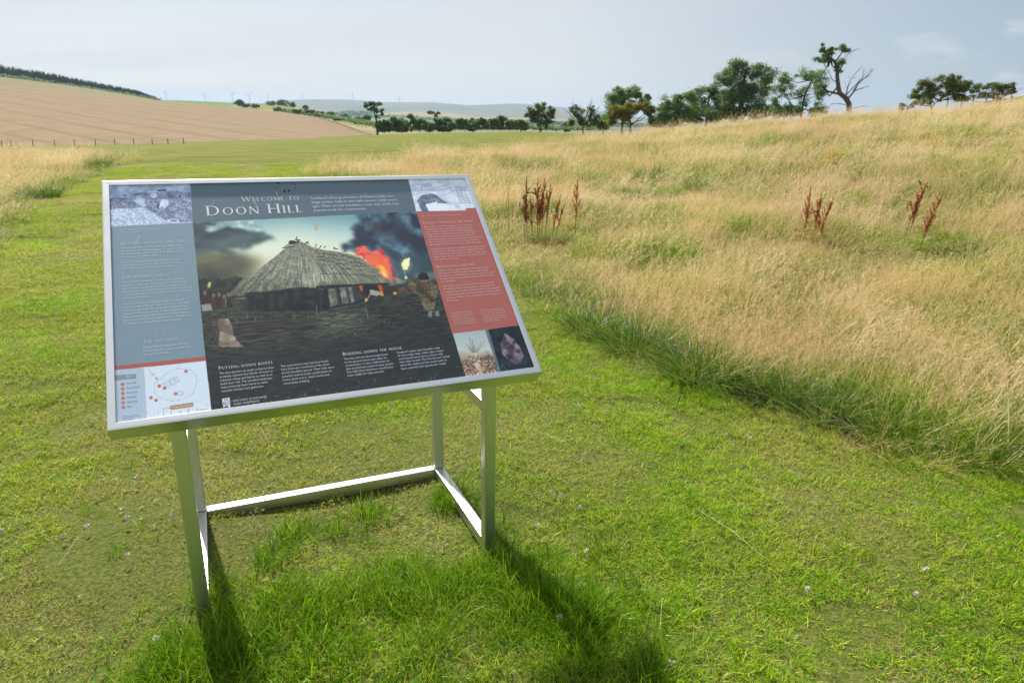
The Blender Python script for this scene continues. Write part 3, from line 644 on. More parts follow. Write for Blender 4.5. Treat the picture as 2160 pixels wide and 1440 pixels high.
lay(seg(470, 640, 535, 716, 5, C3), (200, 160, 100)); lay(seg(500, 705, 535, 716, 5, C3), (200, 160, 100)); lay(seg(528, 682, 535, 716, 5, C3), (200, 160, 100))
for x, y in ((722, 1108), (818, 1092), (910, 1080), (1002, 1066)): lay(seg(x, y+2, x+2, y+16, 3, C3), (180, 130, 130))
# organisation badge
lay(region([(1275, 965), (1358, 954), (1369, 1072), (1290, 1082)], C3), (196, 208, 220)); lay(region([(1290, 1060), (1328, 1044), (1369, 1072), (1290, 1084)], C3), (44, 52, 60))
for s_ in ((1300, 990, 1335, 985), (1304, 1002, 1306, 1040), (1340, 998, 1344, 1034), (1306, 1040, 1344, 1034), (1318, 1004, 1320, 1030), (1290, 1000, 1292, 1030), (1352, 992, 1354, 1022), (1296, 978, 1345, 972)): lay(seg(*s_, 5, C3), (70, 84, 96))
# weathering: a dropping, specks, scratches, grime along the bottom rail
for x, y, w in ((1890, 75, 8), (1955, 158, 14), (2002, 152, 12), (2070, 85, 7), (2075, 122, 6), (1880, 122, 6), (815, 208, 8)): lay(blob(x, y, w, w*.9, C1), (26, 30, 36))
lay(region([(1862, 160), (1880, 165), (1872, 185), (1885, 196), (1870, 200)], C1), (170, 178, 180), .8)
lay(region([(225, 520), (240, 505), (268, 510), (266, 545), (255, 580), (235, 585), (222, 560)], C2, 0, 5)*(NF > .47), (178, 170, 140), .9)
for s_ in ((208, 440, 210, 452), (222, 370, 228, 384), (812, 420, 824, 438)): lay(seg(*s_, 8, C2), (176, 170, 150), .8)
for k in range(70):
    x, y = prng.uniform(240, 1120), prng.uniform(395, 860); a = prng.uniform(.2, 1.5); l = prng.exponential(5)+1
    lay(seg(x, y, x+l*math.cos(a), y+l*math.sin(a), .9, (0, 0, 1)), (196, 204, 208), .55)
for s_ in ((380, 630, 345, 700), (350, 690, 335, 740), (1190, 255, 1170, 300), (1635, 235, 1625, 290), (1630, 260, 1650, 318)): lay(seg(*s_, 6, C1), (196, 204, 206), .6)
for k in range(60):
    x = prng.uniform(250, 1110); yb = 888-(x-241)*.134; lay(blob(x, yb-abs(prng.normal())*9, prng.uniform(.6, 2.0), .9, (0, 0, 1)), (150, 144, 128), .7)
img *= (1+(NF[..., None]-.5)*.05)
img = np.clip(img, 0, 255)/255
bi = bpy.data.images.new('welcome_panel_print', IW, IH); px_ = np.ones((IH, IW, 4), np.float32); px_[..., :3] = img; bi.pixels.foreach_set(px_.ravel()); bi.update(); bi.pack()

PRINT_ROUGH, PRINT_GAIN = .34, 1.32
def print_mat():
    m, nt, out = new_mat('printed_acrylic'); t = node(nt, 'ShaderNodeTexImage', image=bi, interpolation='Cubic', extension='EXTEND')
    u = node(nt, 'ShaderNodeUVMap'); link(nt, u.outputs[0], t.inputs[0])
    c = mix(nt, 1., t.outputs[0], (PRINT_GAIN,)*3, 'MULTIPLY')
    o = node(nt, 'ShaderNodeTexCoord'); n = noise(nt, vscale(nt, o.outputs['Object'], (3, 3, 3)), 3, 4, .6)
    p = node(nt, 'ShaderNodeBsdfPrincipled'); link(nt, c, p.inputs['Base Color'])
    link(nt, mth(nt, 'MULTIPLY_ADD', n, .2, PRINT_ROUGH-.1), p.inputs['Roughness']); link(nt, p.outputs[0], out.inputs[0]); return m
pm = MB(); pm.box((.024, .024, -.014), (PW-.024, PL-.024, -.0075)); panel = pm.build('printed_panel', print_mat(), board); panel.matrix_local = PM
uv = panel.data.uv_layers.new(name='UVMap')
for l in panel.data.loops:
    v = panel.data.vertices[l.vertex_index].co; uv.data[l.index].uv = (v.x/PW, v.y/PL)
def ink(name, col): return simple(name, col, PRINT_ROUGH, 0, .04, 40)
INK_W = ink('white_ink', (.84, .88, .92)); INK_P = ink('pale_ink', (.64, .70, .75)); INK_K = ink('dark_ink', (.09, .11, .14)); INK_R = ink('red_ink', (.42, .12, .10)); INK_Q = ink('rose_ink', (.72, .56, .55))
ZT = -.0071
def lettering(name, me, a, b, sx, sy, m):
    me.materials.clear(); me.materials.append(m)
    o = add_obj(name, me, panel); o.matrix_local = Matrix.Translation((a, b, ZT)) @ Matrix.Diagonal((sx, sy, 1, 1)); return o
def text_mesh(body, space=1.18):
    c = bpy.data.curves.new('t', 'FONT'); c.body = body; c.size = 1; c.space_line = space; c.resolution_u = 2; c.fill_mode = 'FRONT'
    o = bpy.data.objects.new('t', c); COL.objects.link(o)
    dg = bpy.context.evaluated_depsgraph_get(); me = bpy.data.meshes.new_from_object(o.evaluated_get(dg)); bpy.data.objects.remove(o); return me
def width(me): xs = [v.co.x for v in me.vertices]; return max(xs)-min(xs) if xs else 1
def P_(fr, x, y): return on_board(fr[0]+x/fr[2], fr[1]+y/fr[2])
def para(lines, f0, first, right, f1, last, m, name='paragraph'):
    me = text_mesh('\n'.join(lines)); w1 = width(text_mesh(lines[0]))
    a0, b0 = P_(f0, *first); a1, _ = P_(f0 if len(right) == 2 else right[2], *right[:2])
    if len(lines) > 1:
        _, b1 = P_(f1, *last); sy = (b0-b1)/(len(lines)-1)/1.18
    else: sy = (a1-a0)/w1
    return lettering(name, me, a0, b0, (a1-a0)/w1, sy, m)

# a roman capital alphabet: thick and thin strokes with serifs
S_, s_ = .12, .05
GL = {  # width, strokes (x1,y1,x2,y2,thickness), arcs (cx,cy,rx,ry,from,to), serifs (x,y)
 'A': (.86, [(.43,1,.80,0,S_),(.43,1,.06,0,s_),(.20,.36,.66,.36,s_)], [], [(.06,0),(.80,0)]),
 'B': (.62, [(.14,0,.14,1,S_),(.14,.98,.34,.98,s_),(.14,.53,.36,.53,s_),(.14,.02,.36,.02,s_)], [(.34,.755,.17,.225,-90,90),(.36,.275,.20,.255,-90,90)], [(.14,0),(.14,1)]),
 'C': (.82, [], [(.46,.5,.38,.49,48,312)], []),
 'D': (.90, [(.14,0,.14,1,S_),(.14,.975,.40,.975,s_),(.14,.025,.40,.025,s_)], [(.40,.5,.42,.475,-90,90)], [(.14,0),(.14,1)]),
 'E': (.58, [(.14,0,.14,1,S_),(.14,.97,.50,.97,s_),(.14,.52,.44,.52,s_),(.14,.03,.54,.03,s_)], [], [(.14,0),(.14,1)]),
 'F': (.56, [(.14,0,.14,1,S_),(.14,.97,.52,.97,s_),(.14,.50,.46,.50,s_)], [], [(.14,0),(.14,1)]),
 'G': (.88, [(.80,.05,.80,.42,S_),(.68,.43,.90,.43,s_)], [(.46,.5,.38,.49,50,322)], []),
 'H': (.86, [(.14,0,.14,1,S_),(.72,0,.72,1,S_),(.14,.51,.72,.51,s_)], [], [(.14,0),(.14,1),(.72,0),(.72,1)]),
 'I': (.34, [(.17,0,.17,1,S_)], [], [(.17,0),(.17,1)]),
 'K': (.74, [(.14,0,.14,1,S_),(.16,.48,.60,1,s_),(.26,.58,.70,0,S_)], [], [(.14,0),(.14,1),(.60,1),(.70,0)]),
 'L': (.58, [(.14,0,.14,1,S_),(.14,.03,.54,.03,s_)], [], [(.14,0),(.14,1)]),
 'M': (1.0, [(.12,0,.17,1,s_),(.17,1,.50,.08,S_),(.50,.08,.83,1,s_),(.83,1,.88,0,S_)], [], [(.12,0),(.88,0)]),
 'N': (.90, [(.14,0,.14,1,s_),(.14,1,.76,0,S_),(.76,0,.76,1,s_)], [], [(.14,0),(.76,1)]),
 'O': (.94, [], [(.47,.5,.39,.49,0,360)], []),
 'P': (.60, [(.14,0,.14,1,S_),(.14,.98,.34,.98,s_),(.14,.48,.34,.48,s_)], [(.34,.73,.20,.25,-90,90)], [(.14,0),(.14,1)]),
 'R': (.72, [(.14,0,.14,1,S_),(.14,.98,.34,.98,s_),(.14,.50,.36,.50,s_),(.36,.50,.68,0,S_)], [(.34,.74,.19,.24,-90,90)], [(.14,0),(.14,1),(.68,0)]),
 'S': (.56, [(.16,.62,.40,.40,S_)], [(.28,.75,.17,.23,40,215),(.27,.26,.19,.24,-140,40)], []),
 'T': (.74, [(.37,0,.37,1,S_),(.04,.97,.70,.97,s_)], [], [(.37,0)]),
 'U': (.84, [(.14,.32,.14,1,S_),(.70,.32,.70,1,s_)], [(.42,.32,.28,.32,180,360)], [(.14,1),(.70,1)]),
 'W': (1.2, [(.06,1,.34,0,S_),(.34,0,.60,.95,s_),(.60,.95,.86,0,S_),(.86,0,1.14,1,s_)], [], [(.06,1),(.60,.97),(1.14,1)]),
 'Y': (.74, [(.37,0,.37,.46,S_),(.06,1,.37,.46,S_),(.37,.46,.68,1,s_)], [], [(.37,0),(.06,1),(.68,1)]),
}
def caps(text, small=.78, gap=.10):
    m = MB(); x = 0
    def quad(x1, y1, x2, y2, w):
        d = math.hypot(x2-x1, y2-y1)+1e-9; nx, ny = -(y2-y1)/d*w/2, (x2-x1)/d*w/2
        m.add([(x1+nx, y1+ny, 0), (x1-nx, y1-ny, 0), (x2-nx, y2-ny, 0), (x2+nx, y2+ny, 0)], [(0, 1, 2, 3)])
    for ch in text:
        if ch == ' ': x += .42; continue
        k = 1. if ch.isupper() else small; wdt, st, arcs, ser = GL[ch.upper()]
        for (x1, y1, x2, y2, w) in st: quad(x+x1*k, y1*k, x+x2*k, y2*k, w*k*(1.05 if w > .1 else 1.15))
        for (cx_, cy__, rx, ry, a0, a1) in arcs:
            n = max(6, int(abs(a1-a0)/18)); V = []
            for i in range(n+1):
                a = R(a0+(a1-a0)*i/n); w = s_+(S_*1.05-s_)*abs(math.cos(a))**1.3
                V += [(x+(cx_+(rx+w*.1)*math.cos(a))*k, (cy__+(ry+.01)*math.sin(a))*k, 0), (x+(cx_+(rx-w*.9)*math.cos(a))*k, (cy__+(ry-w*.9)*math.sin(a))*k, 0)]
            m.add(V, [(2*i, 2*i+2, 2*i+3, 2*i+1) for i in range(n)])
        for (sx_, sy_) in ser: quad(x+(sx_-.13)*k, (.018 if sy_ < .5 else sy_-.018)*k, x+(sx_+.13)*k, (.018 if sy_ < .5 else sy_-.018)*k, .045*k)
        x += (wdt+gap)*k
    return m.mesh('caps', None), x
def heading(text, fr, left, right, fr2, cap, m, name='heading', small=.78):
    """cap: photograph height of the first capital in crop units"""
    me, w = caps(text, small); a0, b0 = P_(fr, *left); a1, _ = P_(fr2, *right); _, bt = P_(fr, left[0], left[1]-cap)
    return lettering(name, me, a0, b0, (a1-a0)/w, (bt-b0), m)
C6 = (880, 370, 4.364)
heading('Welcome to', C1, (1490, 270), (112-45, 249), C2, 54, INK_P, 'title', .8)
heading('Doon Hill', C1, (1103, 422), (112, 380), C2, 104, INK_W, 'title', .8)
para(["Scotland's first generation of farmers built two", "huge timber halls in this field almost 6,000 years", "ago. Their arrival heralded a new way of life that", "transformed the countryside."], C2, (185, 246), (1080, 216), C2, (212, 378), INK_P)
para(["Above: A member of Hope-Taylor's team of excavators", "reveals the palisade near the gateway."], C1, (170, 583), (750, 557), C1, (170, 607), INK_P, 'caption')
heading('Reading between the lines', C1, (175, 740), (893, 700), C1, 33, INK_P)
para(["The ghostly lines of Doon Hill's buildings were", "detected in aerial photographs. They prompted", "the pioneering archaeologist Brian Hope-Taylor", "to excavate the site in 1964–6."], C1, (176, 782), (832, 750), C1, (180, 878), INK_P)
para(["Lines of concrete mark their positions today.", "Different colours show different structures,", "which did not all exist at the same time."], C1, (178, 938), (820, 900), C1, (181, 1003), INK_P)
heading('The hidden halls', C1, (183, 1105), (680, 1070), C1, 33, INK_P)
para(["Hope-Taylor found two timber halls within a", "palisade of split logs. The first hall was 23m long", "and divided into three rooms by the posts that", "supported its roof. Flint tools and Neolithic pottery", "– among the earliest in Scotland – were recovered", "from its post holes."], C1, (186, 1155), (838, 1110), C1, (192, 1325), INK_P)
para(["The second hall was slightly smaller and built", "in a distinctly different way to the first, although", "it was on precisely the same spot. Radiocarbon", "dating has also placed this in the early Neolithic.", "The archaeologists discovered cremated human", "bone from the Bronze Age close to the halls and", "12 Neolithic pits just beyond the palisade."], C1, (195, 1391), (866, 1340), C3, (200, 165), INK_P)
heading('The site plan', C3, (415, 365), (797, 332), C3, 32, INK_P)
para(["Hope-Taylor's site plan (below)", "shows the structures revealed by", "the archaeologists."], C3, (418, 423), (898, 381), C3, (421, 500), INK_P)
heading('Key', C3, (232, 742), (303, 736), C3, 28, INK_W)
for s, x, y, r_ in (('First hall', 233, 810, 340), ('Second hall', 235, 860, 380), ('Enclosure', 237, 912, 358), ('Palisade', 240, 962, 343), ('Gateway', 242, 1012, 352), ('Pits', 245, 1063, 290)):
    para([s], C3, (x, y), (r_, y-8), C3, None, INK_K, 'key_entry')
for x, y, s in DISC:
    me = text_mesh(s); a0, b0 = P_(C3, x-6, y+8); lettering('key_number', me, a0, b0, .0062, .0085, INK_W)
para(['You are here'], C3, (737, 1072), (938, 1043), C3, None, INK_W, 'caption')
for s, x, y in (('0', 714, 1136), ('10', 806, 1126), ('20', 893, 1113), ('30', 990, 1100)):
    me = text_mesh(s); a0, b0 = P_(C3, x, y); lettering('scale_number', me, a0, b0, .0075, .0095, INK_R)
para(['Metres'], C3, (1033, 1096), (1110, 1085), C3, None, INK_R, 'caption'); 
me = text_mesh('N'); a0, b0 = P_(C3, 540, 755); lettering('north_mark', me, a0, b0, .012, .013, INK_K).rotation_euler = (0, 0, R(-35))
para(['© Courtesy of RCAHMS', '(Brian Hope-Taylor) Archive', 'www.rcahms.gov.uk'], C3, (192, 1166), (355, 1142), C3, (194, 1200), INK_K, 'caption')
heading('Putting down roots', C3, (1240, 652), (1832, 590), C3, 34, INK_W)
para(["The first farmers to settle in East Lothian", "probably cleared this hillside of trees to", "cultivate wheat and barley as well as to", "build their hall. The wooded landscape", "had previously been home to semi-", "nomadic hunters and gatherers."], C3, (1246, 705), (1842, 640), C3, (1269, 897), INK_P)
para(["The newcomers may have journeyed", "here from the Continent at the dawn", "of the Neolithic period. Their halls were", "possibly used as some combination of", "home, grain store, ritual centre and", "community building."], C3, (1913, 626), (290, 482, C4), C3, (1945, 815), INK_P)
heading('Burning down the house', C4, (415, 430), (918, 372), C4, 27, INK_W)
para(["The first hall was dramatically burnt", "to the ground some years after its", "construction. It was a deliberate act", "that would have involved many people.", "The hall's fiery final hours would have", "been visible for miles around."], C4, (424, 467), (795, 425), C4, (454, 607), INK_P)
para(["Scotland's other early Neolithic halls", "all met similar fates, while other timber", "monuments found close to Doon Hill", "were also burned. The first farmers' beliefs", "about life, death and the world seem to", "have required such spectacular rituals."], C4, (873, 412), (1233, 370), C4, (910, 548), INK_P)
para(['HISTORIC SCOTLAND'], C3, (1393, 1003), (1762, 955), C3, None, INK_P, 'organisation_name'); para(['ALBA AOSMHOR'], C3, (1397, 1038), (1685, 1000), C3, None, INK_P, 'organisation_name')
para(["Left: Brian Hope-", "Taylor talks to", "the camera high", "above the", "excavation that", "featured in his", "ground-breaking", "television series", "‘Who Were the", "British?’ in 1966."], C2, (1745, 122), (1872, 118), C2, (1800, 290), INK_K, 'caption')
para(["Left: An artist's impression of the first hall's destruction."], C2, (1383, 432), (1835, 415), C2, None, INK_Q, 'caption')
heading('Raking through the ashes', C2, (1408, 515), (1960, 493), C2, 28, INK_Q)
para(["Doon Hill is one of the country's most important", "archaeological sites, although its significance has", "been radically revised. When archaeologist Brian", "Hope-Taylor revealed traces of timber halls here in", "1964–6, he thought they resembled buildings he", "had previously found at Yeavering in Northumberland.", "He concluded that they were built about the time", "the Angles invaded Scotland some 1,400 years ago."], C2, (1419, 553), (1945, 525), C2, (1480, 747), INK_Q)
para(["A decade later, however, a similar hall was excavated", "at Balbridie in Aberdeenshire and radiocarbon dated", "to the Neolithic, about 6,000 years ago. Nevertheless,", "Hope-Taylor did not change his view that Doon Hill", "was much more recent."], C2, (1494, 795), (2068, 757), C2, (1528, 908), INK_Q)
heading('Rekindling the fire', C2, (1550, 992), (1975, 962), C2, 30, INK_Q)
para(["In 2009, a new study changed everything. Pottery", "from the first hall was radiocarbon dated to the", "Neolithic, just like Balbridie. Further research in 2017", "revealed that the second hall and the palisade were", "also Neolithic."], C6, (192, 873), (660, 836), C6, (226, 974), INK_Q)
para(["The recent reassessment of the surviving material", "from Hope-Taylor's excavations, coupled with an", "evolving understanding of the Scottish archaeological", "record, means that our interpretation of Doon Hill is", "now very different from what was once thought to", "be the case."], C6, (237, 1017), (712, 977), C6, (278, 1150), INK_Q)
para(["Below: Doon Hill's farmers", "probably cultivated emmer", "wheat, which can be used", "to make bread. Along with", "barley, it has been identified", "in other early Neolithic halls."], C6, (313, 1262), (513, 1243), C6, (343, 1365), INK_Q, 'caption')
para(["Below: This leaf-shaped, flint", "arrowhead, found in the first", "hall, was a well-designed and", "beautifully-crafted piece of", "technology, introduced here", "by the first farmers."], C6, (592, 1237), (800, 1213), C6, (627, 1335), INK_Q, 'caption')

# ------------------------------------------------------------------ trees and bushes
M_BARK = simple('tree_bark', (.085, .068, .052), .9, 0, .35, 6)
M_DEADBARK = simple('bare_grey_bark', (.085, .07, .06), .9, 0, .3, 6)
def leafmat(name, dark, midc, light): return foliage(name, [(0, dark), (.5, midc), (1, light)], .5, None, .5, spec=.3)
LEAF = {'dark': leafmat('dark_leaves', (.09, .15, .06), (.16, .25, .095), (.26, .37, .15)),
        'mid': leafmat('mid_green_leaves', (.09, .165, .055), (.18, .29, .09), (.29, .41, .14)),
        'olive': leafmat('olive_yellow_leaves', (.13, .13, .015), (.27, .25, .03), (.40, .36, .06)),
        'ash': leafmat('grey_green_leaves', (.09, .14, .06), (.16, .22, .095), (.26, .32, .14)),
        'thorn': leafmat('hawthorn_leaves', (.08, .12, .03), (.16, .205, .055), (.26, .30, .09))}
def leaves(P, s, seed):
    """leaf sprays: bent quads at the points P"""
    g = np.random.default_rng(seed); m = len(P); n = g.normal(size=(m, 3)); n[:, 2] += .6; n /= np.linalg.norm(n, axis=1)[:, None]
    a = np.cross(n, g.normal(size=(m, 3))); a /= np.linalg.norm(a, axis=1)[:, None]; b = np.cross(n, a); k = (s*g.uniform(.5, 1.35, m))[:, None]
    V = np.stack([P-a*k, P-b*k*.55, P+a*k*.9+n*k*.25, P+b*k*.6], 1); F = (np.array([(0, 1, 2), (0, 2, 3)])[None]+(np.arange(m)*4)[:, None, None]).reshape(-1, 3)
    return V.reshape(-1, 3), F, np.repeat(np.clip(g.normal(.5, .25, m), 0, 1), 4)
def tree(name, cat, label, at, trunk, lobes, leaf, size, dens=1., group=None, bare=(), seed=1, thick=.2, depth=.7, twig=8, bark=None):
    """at: world position of the foot. trunk: list of (x, z). lobes: (x, z, rx, rz, amount). x runs to the viewer's right, metres"""
    g = np.random.default_rng(seed); bark = bark or M_BARK
    size = size*SIZE_K; root = empty(name, at, -math.atan2(at[0], at[1])); tag(root, label, cat, group)
    T = [np.array([x, 0, z]) for x, z in trunk]; H = max([p[2] for p in T]+[l[1]+l[3] for l in lobes])
    m = MB(); m.tube(T, np.linspace(thick, thick*.45, len(T)), 8)
    for pts, r0 in bare:
        P = [np.array([p[0], (p[2] if len(p) > 2 else 0), p[1]]) for p in pts]; m.tube(P, np.linspace(r0, r0*.25, len(P)), 5)
        for i in range(1, len(P)):            # side twigs
            for _ in range(3):
                d = P[i]-P[i-1]; L_ = np.linalg.norm(d); e = P[i]+d/L_*L_*g.uniform(.2, .6)+g.normal(size=3)*L_*.28; m.tube([P[i]-d*g.random()*.5, (P[i]+e)/2+g.normal(size=3)*.05*L_, e], (r0*.28, r0*.18, r0*.06), 3)
    LP = []
    for (x, z, rx, rz, amt) in lobes:
        y = g.uniform(-1, 1)*depth*rx*.8; c = np.array([x, y, z])
        k = min(range(len(T)), key=lambda i: np.linalg.norm(T[i]-c)+(0 if T[i][2] < z else 2*(T[i][2]-z))+(0 if i else .4*H)); s = T[k]; mid_ = (s+c)/2+np.array([0, 0, -.08*H])+g.normal(size=3)*.04*H
        m.tube([s, mid_, c], (thick*.42, thick*.28, thick*.16), 5)
        nt_ = int(twig*amt)+3
        for _ in range(nt_):
            u = g.normal(size=3); u /= np.linalg.norm(u); rr = g.uniform(.55, 1.0)
            e = c+u*np.array([rx, rx*depth, rz])*rr; st = c+(mid_-c)*g.random()*.5
            m.tube([st, (st+e)/2+g.normal(size=3)*.08*rx, e], (thick*.12, thick*.08, thick*.03), 3)
            nl = int(130*dens*amt/(nt_/11)); spread = .25*min(rx, rz)*g.uniform(.6, 1.25)
            P = e+g.normal(size=(nl, 3))*spread*np.array([1.15, 1, .8]); P2 = e*.55+st*.45+g.normal(size=(nl//8, 3))*spread*.9
            LP += [P, P2]
    m.build('trunk', bark, root)
    if LP:
        P = np.concatenate(LP); P = P[P[:, 2] > .05]; V, F, Tn = leaves(P, size, seed+5); add_obj('crown', raw_mesh('crown', V, F, LEAF[leaf], Tn), root)
    return root
SIZE_K = .52
def treepx(name, cat, label, dist, foot, box, lobes, leaf, trunk=None, bare=(), sink=.0, **kw):
    """foot, lobes and trunk measured in photograph pixels; turned into metres at the distance"""
    at = place(*foot, dist); at = (at[0], at[1], at[2]-sink); k = dist/FOC*math.hypot(1, 0)*1.0
    rel = lambda x, y: ((x-foot[0])*k, (foot[1]-y)*k+sink)
    tr = [(0, -.3)]+[rel(*p) for p in (trunk or [(foot[0], foot[1]-20)])]
    lb = [(*rel(x, y), rx*k, ry*k, a) for x, y, rx, ry, a in lobes]
    br = [([rel(*p) for p in pts], r) for pts, r in bare]
    return tree(name, cat, label, at, tr, lb, leaf, bare=br, **kw)
HD = 'hilltop trees behind the meadow'
treepx('tree', 'tree', 'biggest dark green tree on the skyline, with a broad open crown', 92, (1562, 246), None,
       [(1545, 160, 26, 16, 1.2), (1592, 168, 22, 20, 1.2), (1528, 180, 22, 18, 1.), (1566, 185, 30, 20, 1.1), (1602, 192, 12, 16, .7), (1535, 215, 24, 18, 1.1), (1590, 218, 24, 22, 1.2), (1556, 205, 26, 22, 1.2), (1605, 235, 16, 12, .8), (1520, 236, 20, 14, .9), (1565, 238, 26, 12, .9)],
       'dark', [(1562, 232), (1558, 205), (1560, 185), (1565, 165)], seed=11, size=.17, dens=2.3, group=HD, thick=.30, sink=2.6)
treepx('tree', 'tree', 'middle sized dark tree touching the left side of the biggest tree', 94, (1490, 250), None,
       [(1490, 200, 22, 14, 1), (1515, 208, 14, 14, .8), (1472, 212, 16, 16, .9), (1500, 225, 24, 16, 1.1), (1478, 236, 20, 12, .9), (1512, 240, 14, 10, .7)], 'dark', [(1490, 235), (1492, 210)], seed=12, size=.17, dens=1.8, group=HD, thick=.2, sink=2.4)
treepx('tree', 'tree', 'rounded fresh green bushy tree low in the skyline row', 88, (1420, 268), None,
       [(1415, 222, 20, 14, 1), (1440, 216, 22, 12, 1), (1400, 240, 16, 20, 1.1), (1428, 244, 26, 20, 1.5), (1455, 236, 18, 18, 1), (1415, 258, 24, 10, .9)], 'mid', [(1420, 250), (1425, 225)], seed=13, size=.16, dens=1.9, group=HD, thick=.2, sink=1.6)
treepx('tree', 'tree', 'olive yellow low tree spreading in front of a dark green one', 80, (1330, 272), None,
       [(1300, 240, 18, 14, 1.1), (1325, 232, 22, 12, 1.2), (1352, 232, 20, 10, 1), (1290, 255, 10, 12, .7), (1318, 250, 18, 12, 1), (1366, 240, 10, 10, .6)], 'olive', [(1330, 262), (1322, 245)], bare=[([(1330, 266), (1345, 252), (1360, 240)], .06), ([(1328, 268), (1310, 254), (1298, 244)], .06)], seed=14, size=.13, dens=2.0, group=HD, thick=.15, sink=.8)
treepx('tree', 'tree', 'dark green tree rising behind the olive yellow tree', 100, (1312, 270), None,
       [(1300, 206, 16, 12, 1), (1330, 204, 18, 12, 1), (1350, 214, 14, 10, .7), (1290, 224, 18, 16, 1.1), (1320, 222, 24, 16, 1.2), (1282, 246, 14, 14, .9), (1280, 262, 16, 10, .8)], 'mid', [(1312, 245), (1312, 215)], seed=15, size=.17, dens=1.9, group=HD, thick=.22, sink=2.)
treepx('tree', 'tree', 'airy sparse tree standing between the biggest tree and the leaning bare tree', 84, (1692, 246), None,
       [(1655, 180, 16, 12, .8), (1690, 172, 22, 14, 1), (1715, 180, 14, 14, .7), (1645, 200, 14, 14, .8), (1675, 198, 22, 16, 1), (1712, 205, 18, 14, .8), (1640, 224, 14, 12, .7), (1680, 226, 20, 14, .9), (1718, 232, 16, 12, .8), (1660, 238, 20, 10, .7)], 'mid', [(1690, 232), (1692, 208), (1700, 182)], bare=[([(1682, 240), (1668, 222), (1650, 200)], .07)], seed=16, size=.14, dens=1.1, group=HD, thick=.13, sink=1.5)
treepx('bare_tree', 'tree', 'leaning half bare tree with twisted dead branches and a small leafy top', 78, (1797, 236), None,
       [(1735, 146, 14, 8, .8), (1752, 132, 12, 7, .6), (1770, 128, 10, 7, .6), (1745, 140, 16, 8, .7), (1765, 158, 8, 12, .5), (1738, 190, 10, 16, .6), (1732, 128, 6, 7, .4)], 'dark',
       [(1790, 222), (1783, 212), (1772, 204), (1768, 192), (1764, 176), (1762, 160), (1756, 150), (1748, 144)],
       bare=[([(1774, 206), (1760, 203), (1750, 200), (1740, 190), (1734, 178)], .12), ([(1754, 202), (1738, 204), (1730, 210)], .06), ([(1787, 214), (1796, 200), (1800, 188), (1812, 176), (1820, 166)], .09), ([(1796, 200), (1806, 196), (1816, 192)], .05), ([(1783, 210), (1784, 192), (1790, 176), (1798, 164)], .06), ([(1764, 172), (1772, 150), (1776, 138), (1786, 132)], .06), ([(1750, 146), (1735, 150), (1724, 146)], .06), ([(1790, 226), (1776, 222), (1762, 222), (1754, 232)], .035), ([(1798, 230), (1812, 226), (1820, 225)], .03), ([(1768, 188), (1756, 180), (1748, 166)], .05), ([(1784, 206), (1806, 178), (1806, 168)], .05)],
       seed=17, size=.13, dens=1.2, group=HD, thick=.26, sink=1.3, bark=M_DEADBARK)
treepx('hawthorn', 'tree', 'windswept dark hawthorn with a wide flat crown on the ridge at the right', 62, (1969, 228), None,
       [(1950, 192, 16, 12, 1), (1975, 184, 20, 10, 1.1), (2000, 184, 18, 10, 1), (2018, 196, 14, 10, .8), (1940, 206, 12, 10, .8), (1965, 204, 18, 12, 1), (1995, 202, 20, 12, 1), (1955, 216, 12, 8, .6), (2005, 212, 12, 8, .5)], 'thorn', [(1966, 226), (1975, 215), (1988, 205)], bare=[([(1975, 218), (1998, 208), (2015, 198)], .05), ([(1970, 222), (1958, 205)], .05)], seed=18, size=.10, dens=1.7, group='hawthorns on the right ridge', thick=.11, sink=.6)
treepx('hawthorn', 'tree', 'smaller gnarled hawthorn near the fence at the far right', 66, (2103, 224), None,
       [(2090, 194, 16, 8, 1), (2112, 196, 14, 8, .8), (2075, 204, 12, 8, .7), (2100, 206, 18, 9, 1), (2122, 202, 9, 6, .5), (2056, 212, 9, 5, .5), (2102, 216, 12, 6, .6)], 'thorn', [(2102, 214), (2100, 205)], bare=[([(2100, 214), (2120, 204), (2132, 197)], .035), ([(2098, 212), (2070, 208), (2048, 214)], .035)], seed=19, size=.09, dens=1.5, group='hawthorns on the right ridge', thick=.10, sink=.4)
treepx('bush', 'bush', 'low dark bush peeping over the ridge left of the hawthorn', 60, (1912, 236), None, [(1912, 226, 12, 5, .8), (1930, 220, 14, 6, .8), (1898, 232, 10, 4, .6)], 'thorn', [(1912, 228)], seed=20, size=.09, dens=1.3, thick=.05, sink=.4)
treepx('tree', 'tree', 'ragged dark thorn tree with bare twigs in front of the distant hill', 95, (1230, 272), None,
       [(1212, 238, 9, 14, .8), (1226, 250, 12, 14, .9), (1245, 240, 8, 14, .7), (1252, 254, 10, 12, .8), (1208, 258, 10, 9, .6), (1234, 264, 16, 7, .8)], 'thorn', [(1230, 260)], bare=[([(1230, 266), (1220, 245), (1206, 228)], .09), ([(1230, 266), (1238, 240), (1244, 224)], .09), ([(1232, 264), (1250, 245), (1260, 232)], .07), ([(1224, 262), (1208, 250), (1198, 240)], .06)], seed=21, size=.15, dens=1.1, group=HD, thick=.16, sink=1.2)
treepx('tree', 'tree', 'round topped open tree alone at the right end of the far hedge', 105, (1140, 272), None,
       [(1125, 238, 12, 9, .8), (1142, 230, 14, 9, .9), (1158, 238, 10, 10, .8), (1118, 248, 12, 9, .7), (1140, 246, 16, 10, .9), (1160, 252, 9, 12, .7), (1130, 260, 12, 8, .6), (1150, 262, 12, 8, .8)], 'ash', [(1140, 262), (1142, 245)], bare=[([(1140, 264), (1126, 250), (1114, 240)], .08), ([(1142, 262), (1156, 250), (1166, 240)], .07)], seed=22, size=.17, dens=1.2, group=HD, thick=.17, sink=1.)
UB = 'bushes filling the skyline row under the hilltop trees'
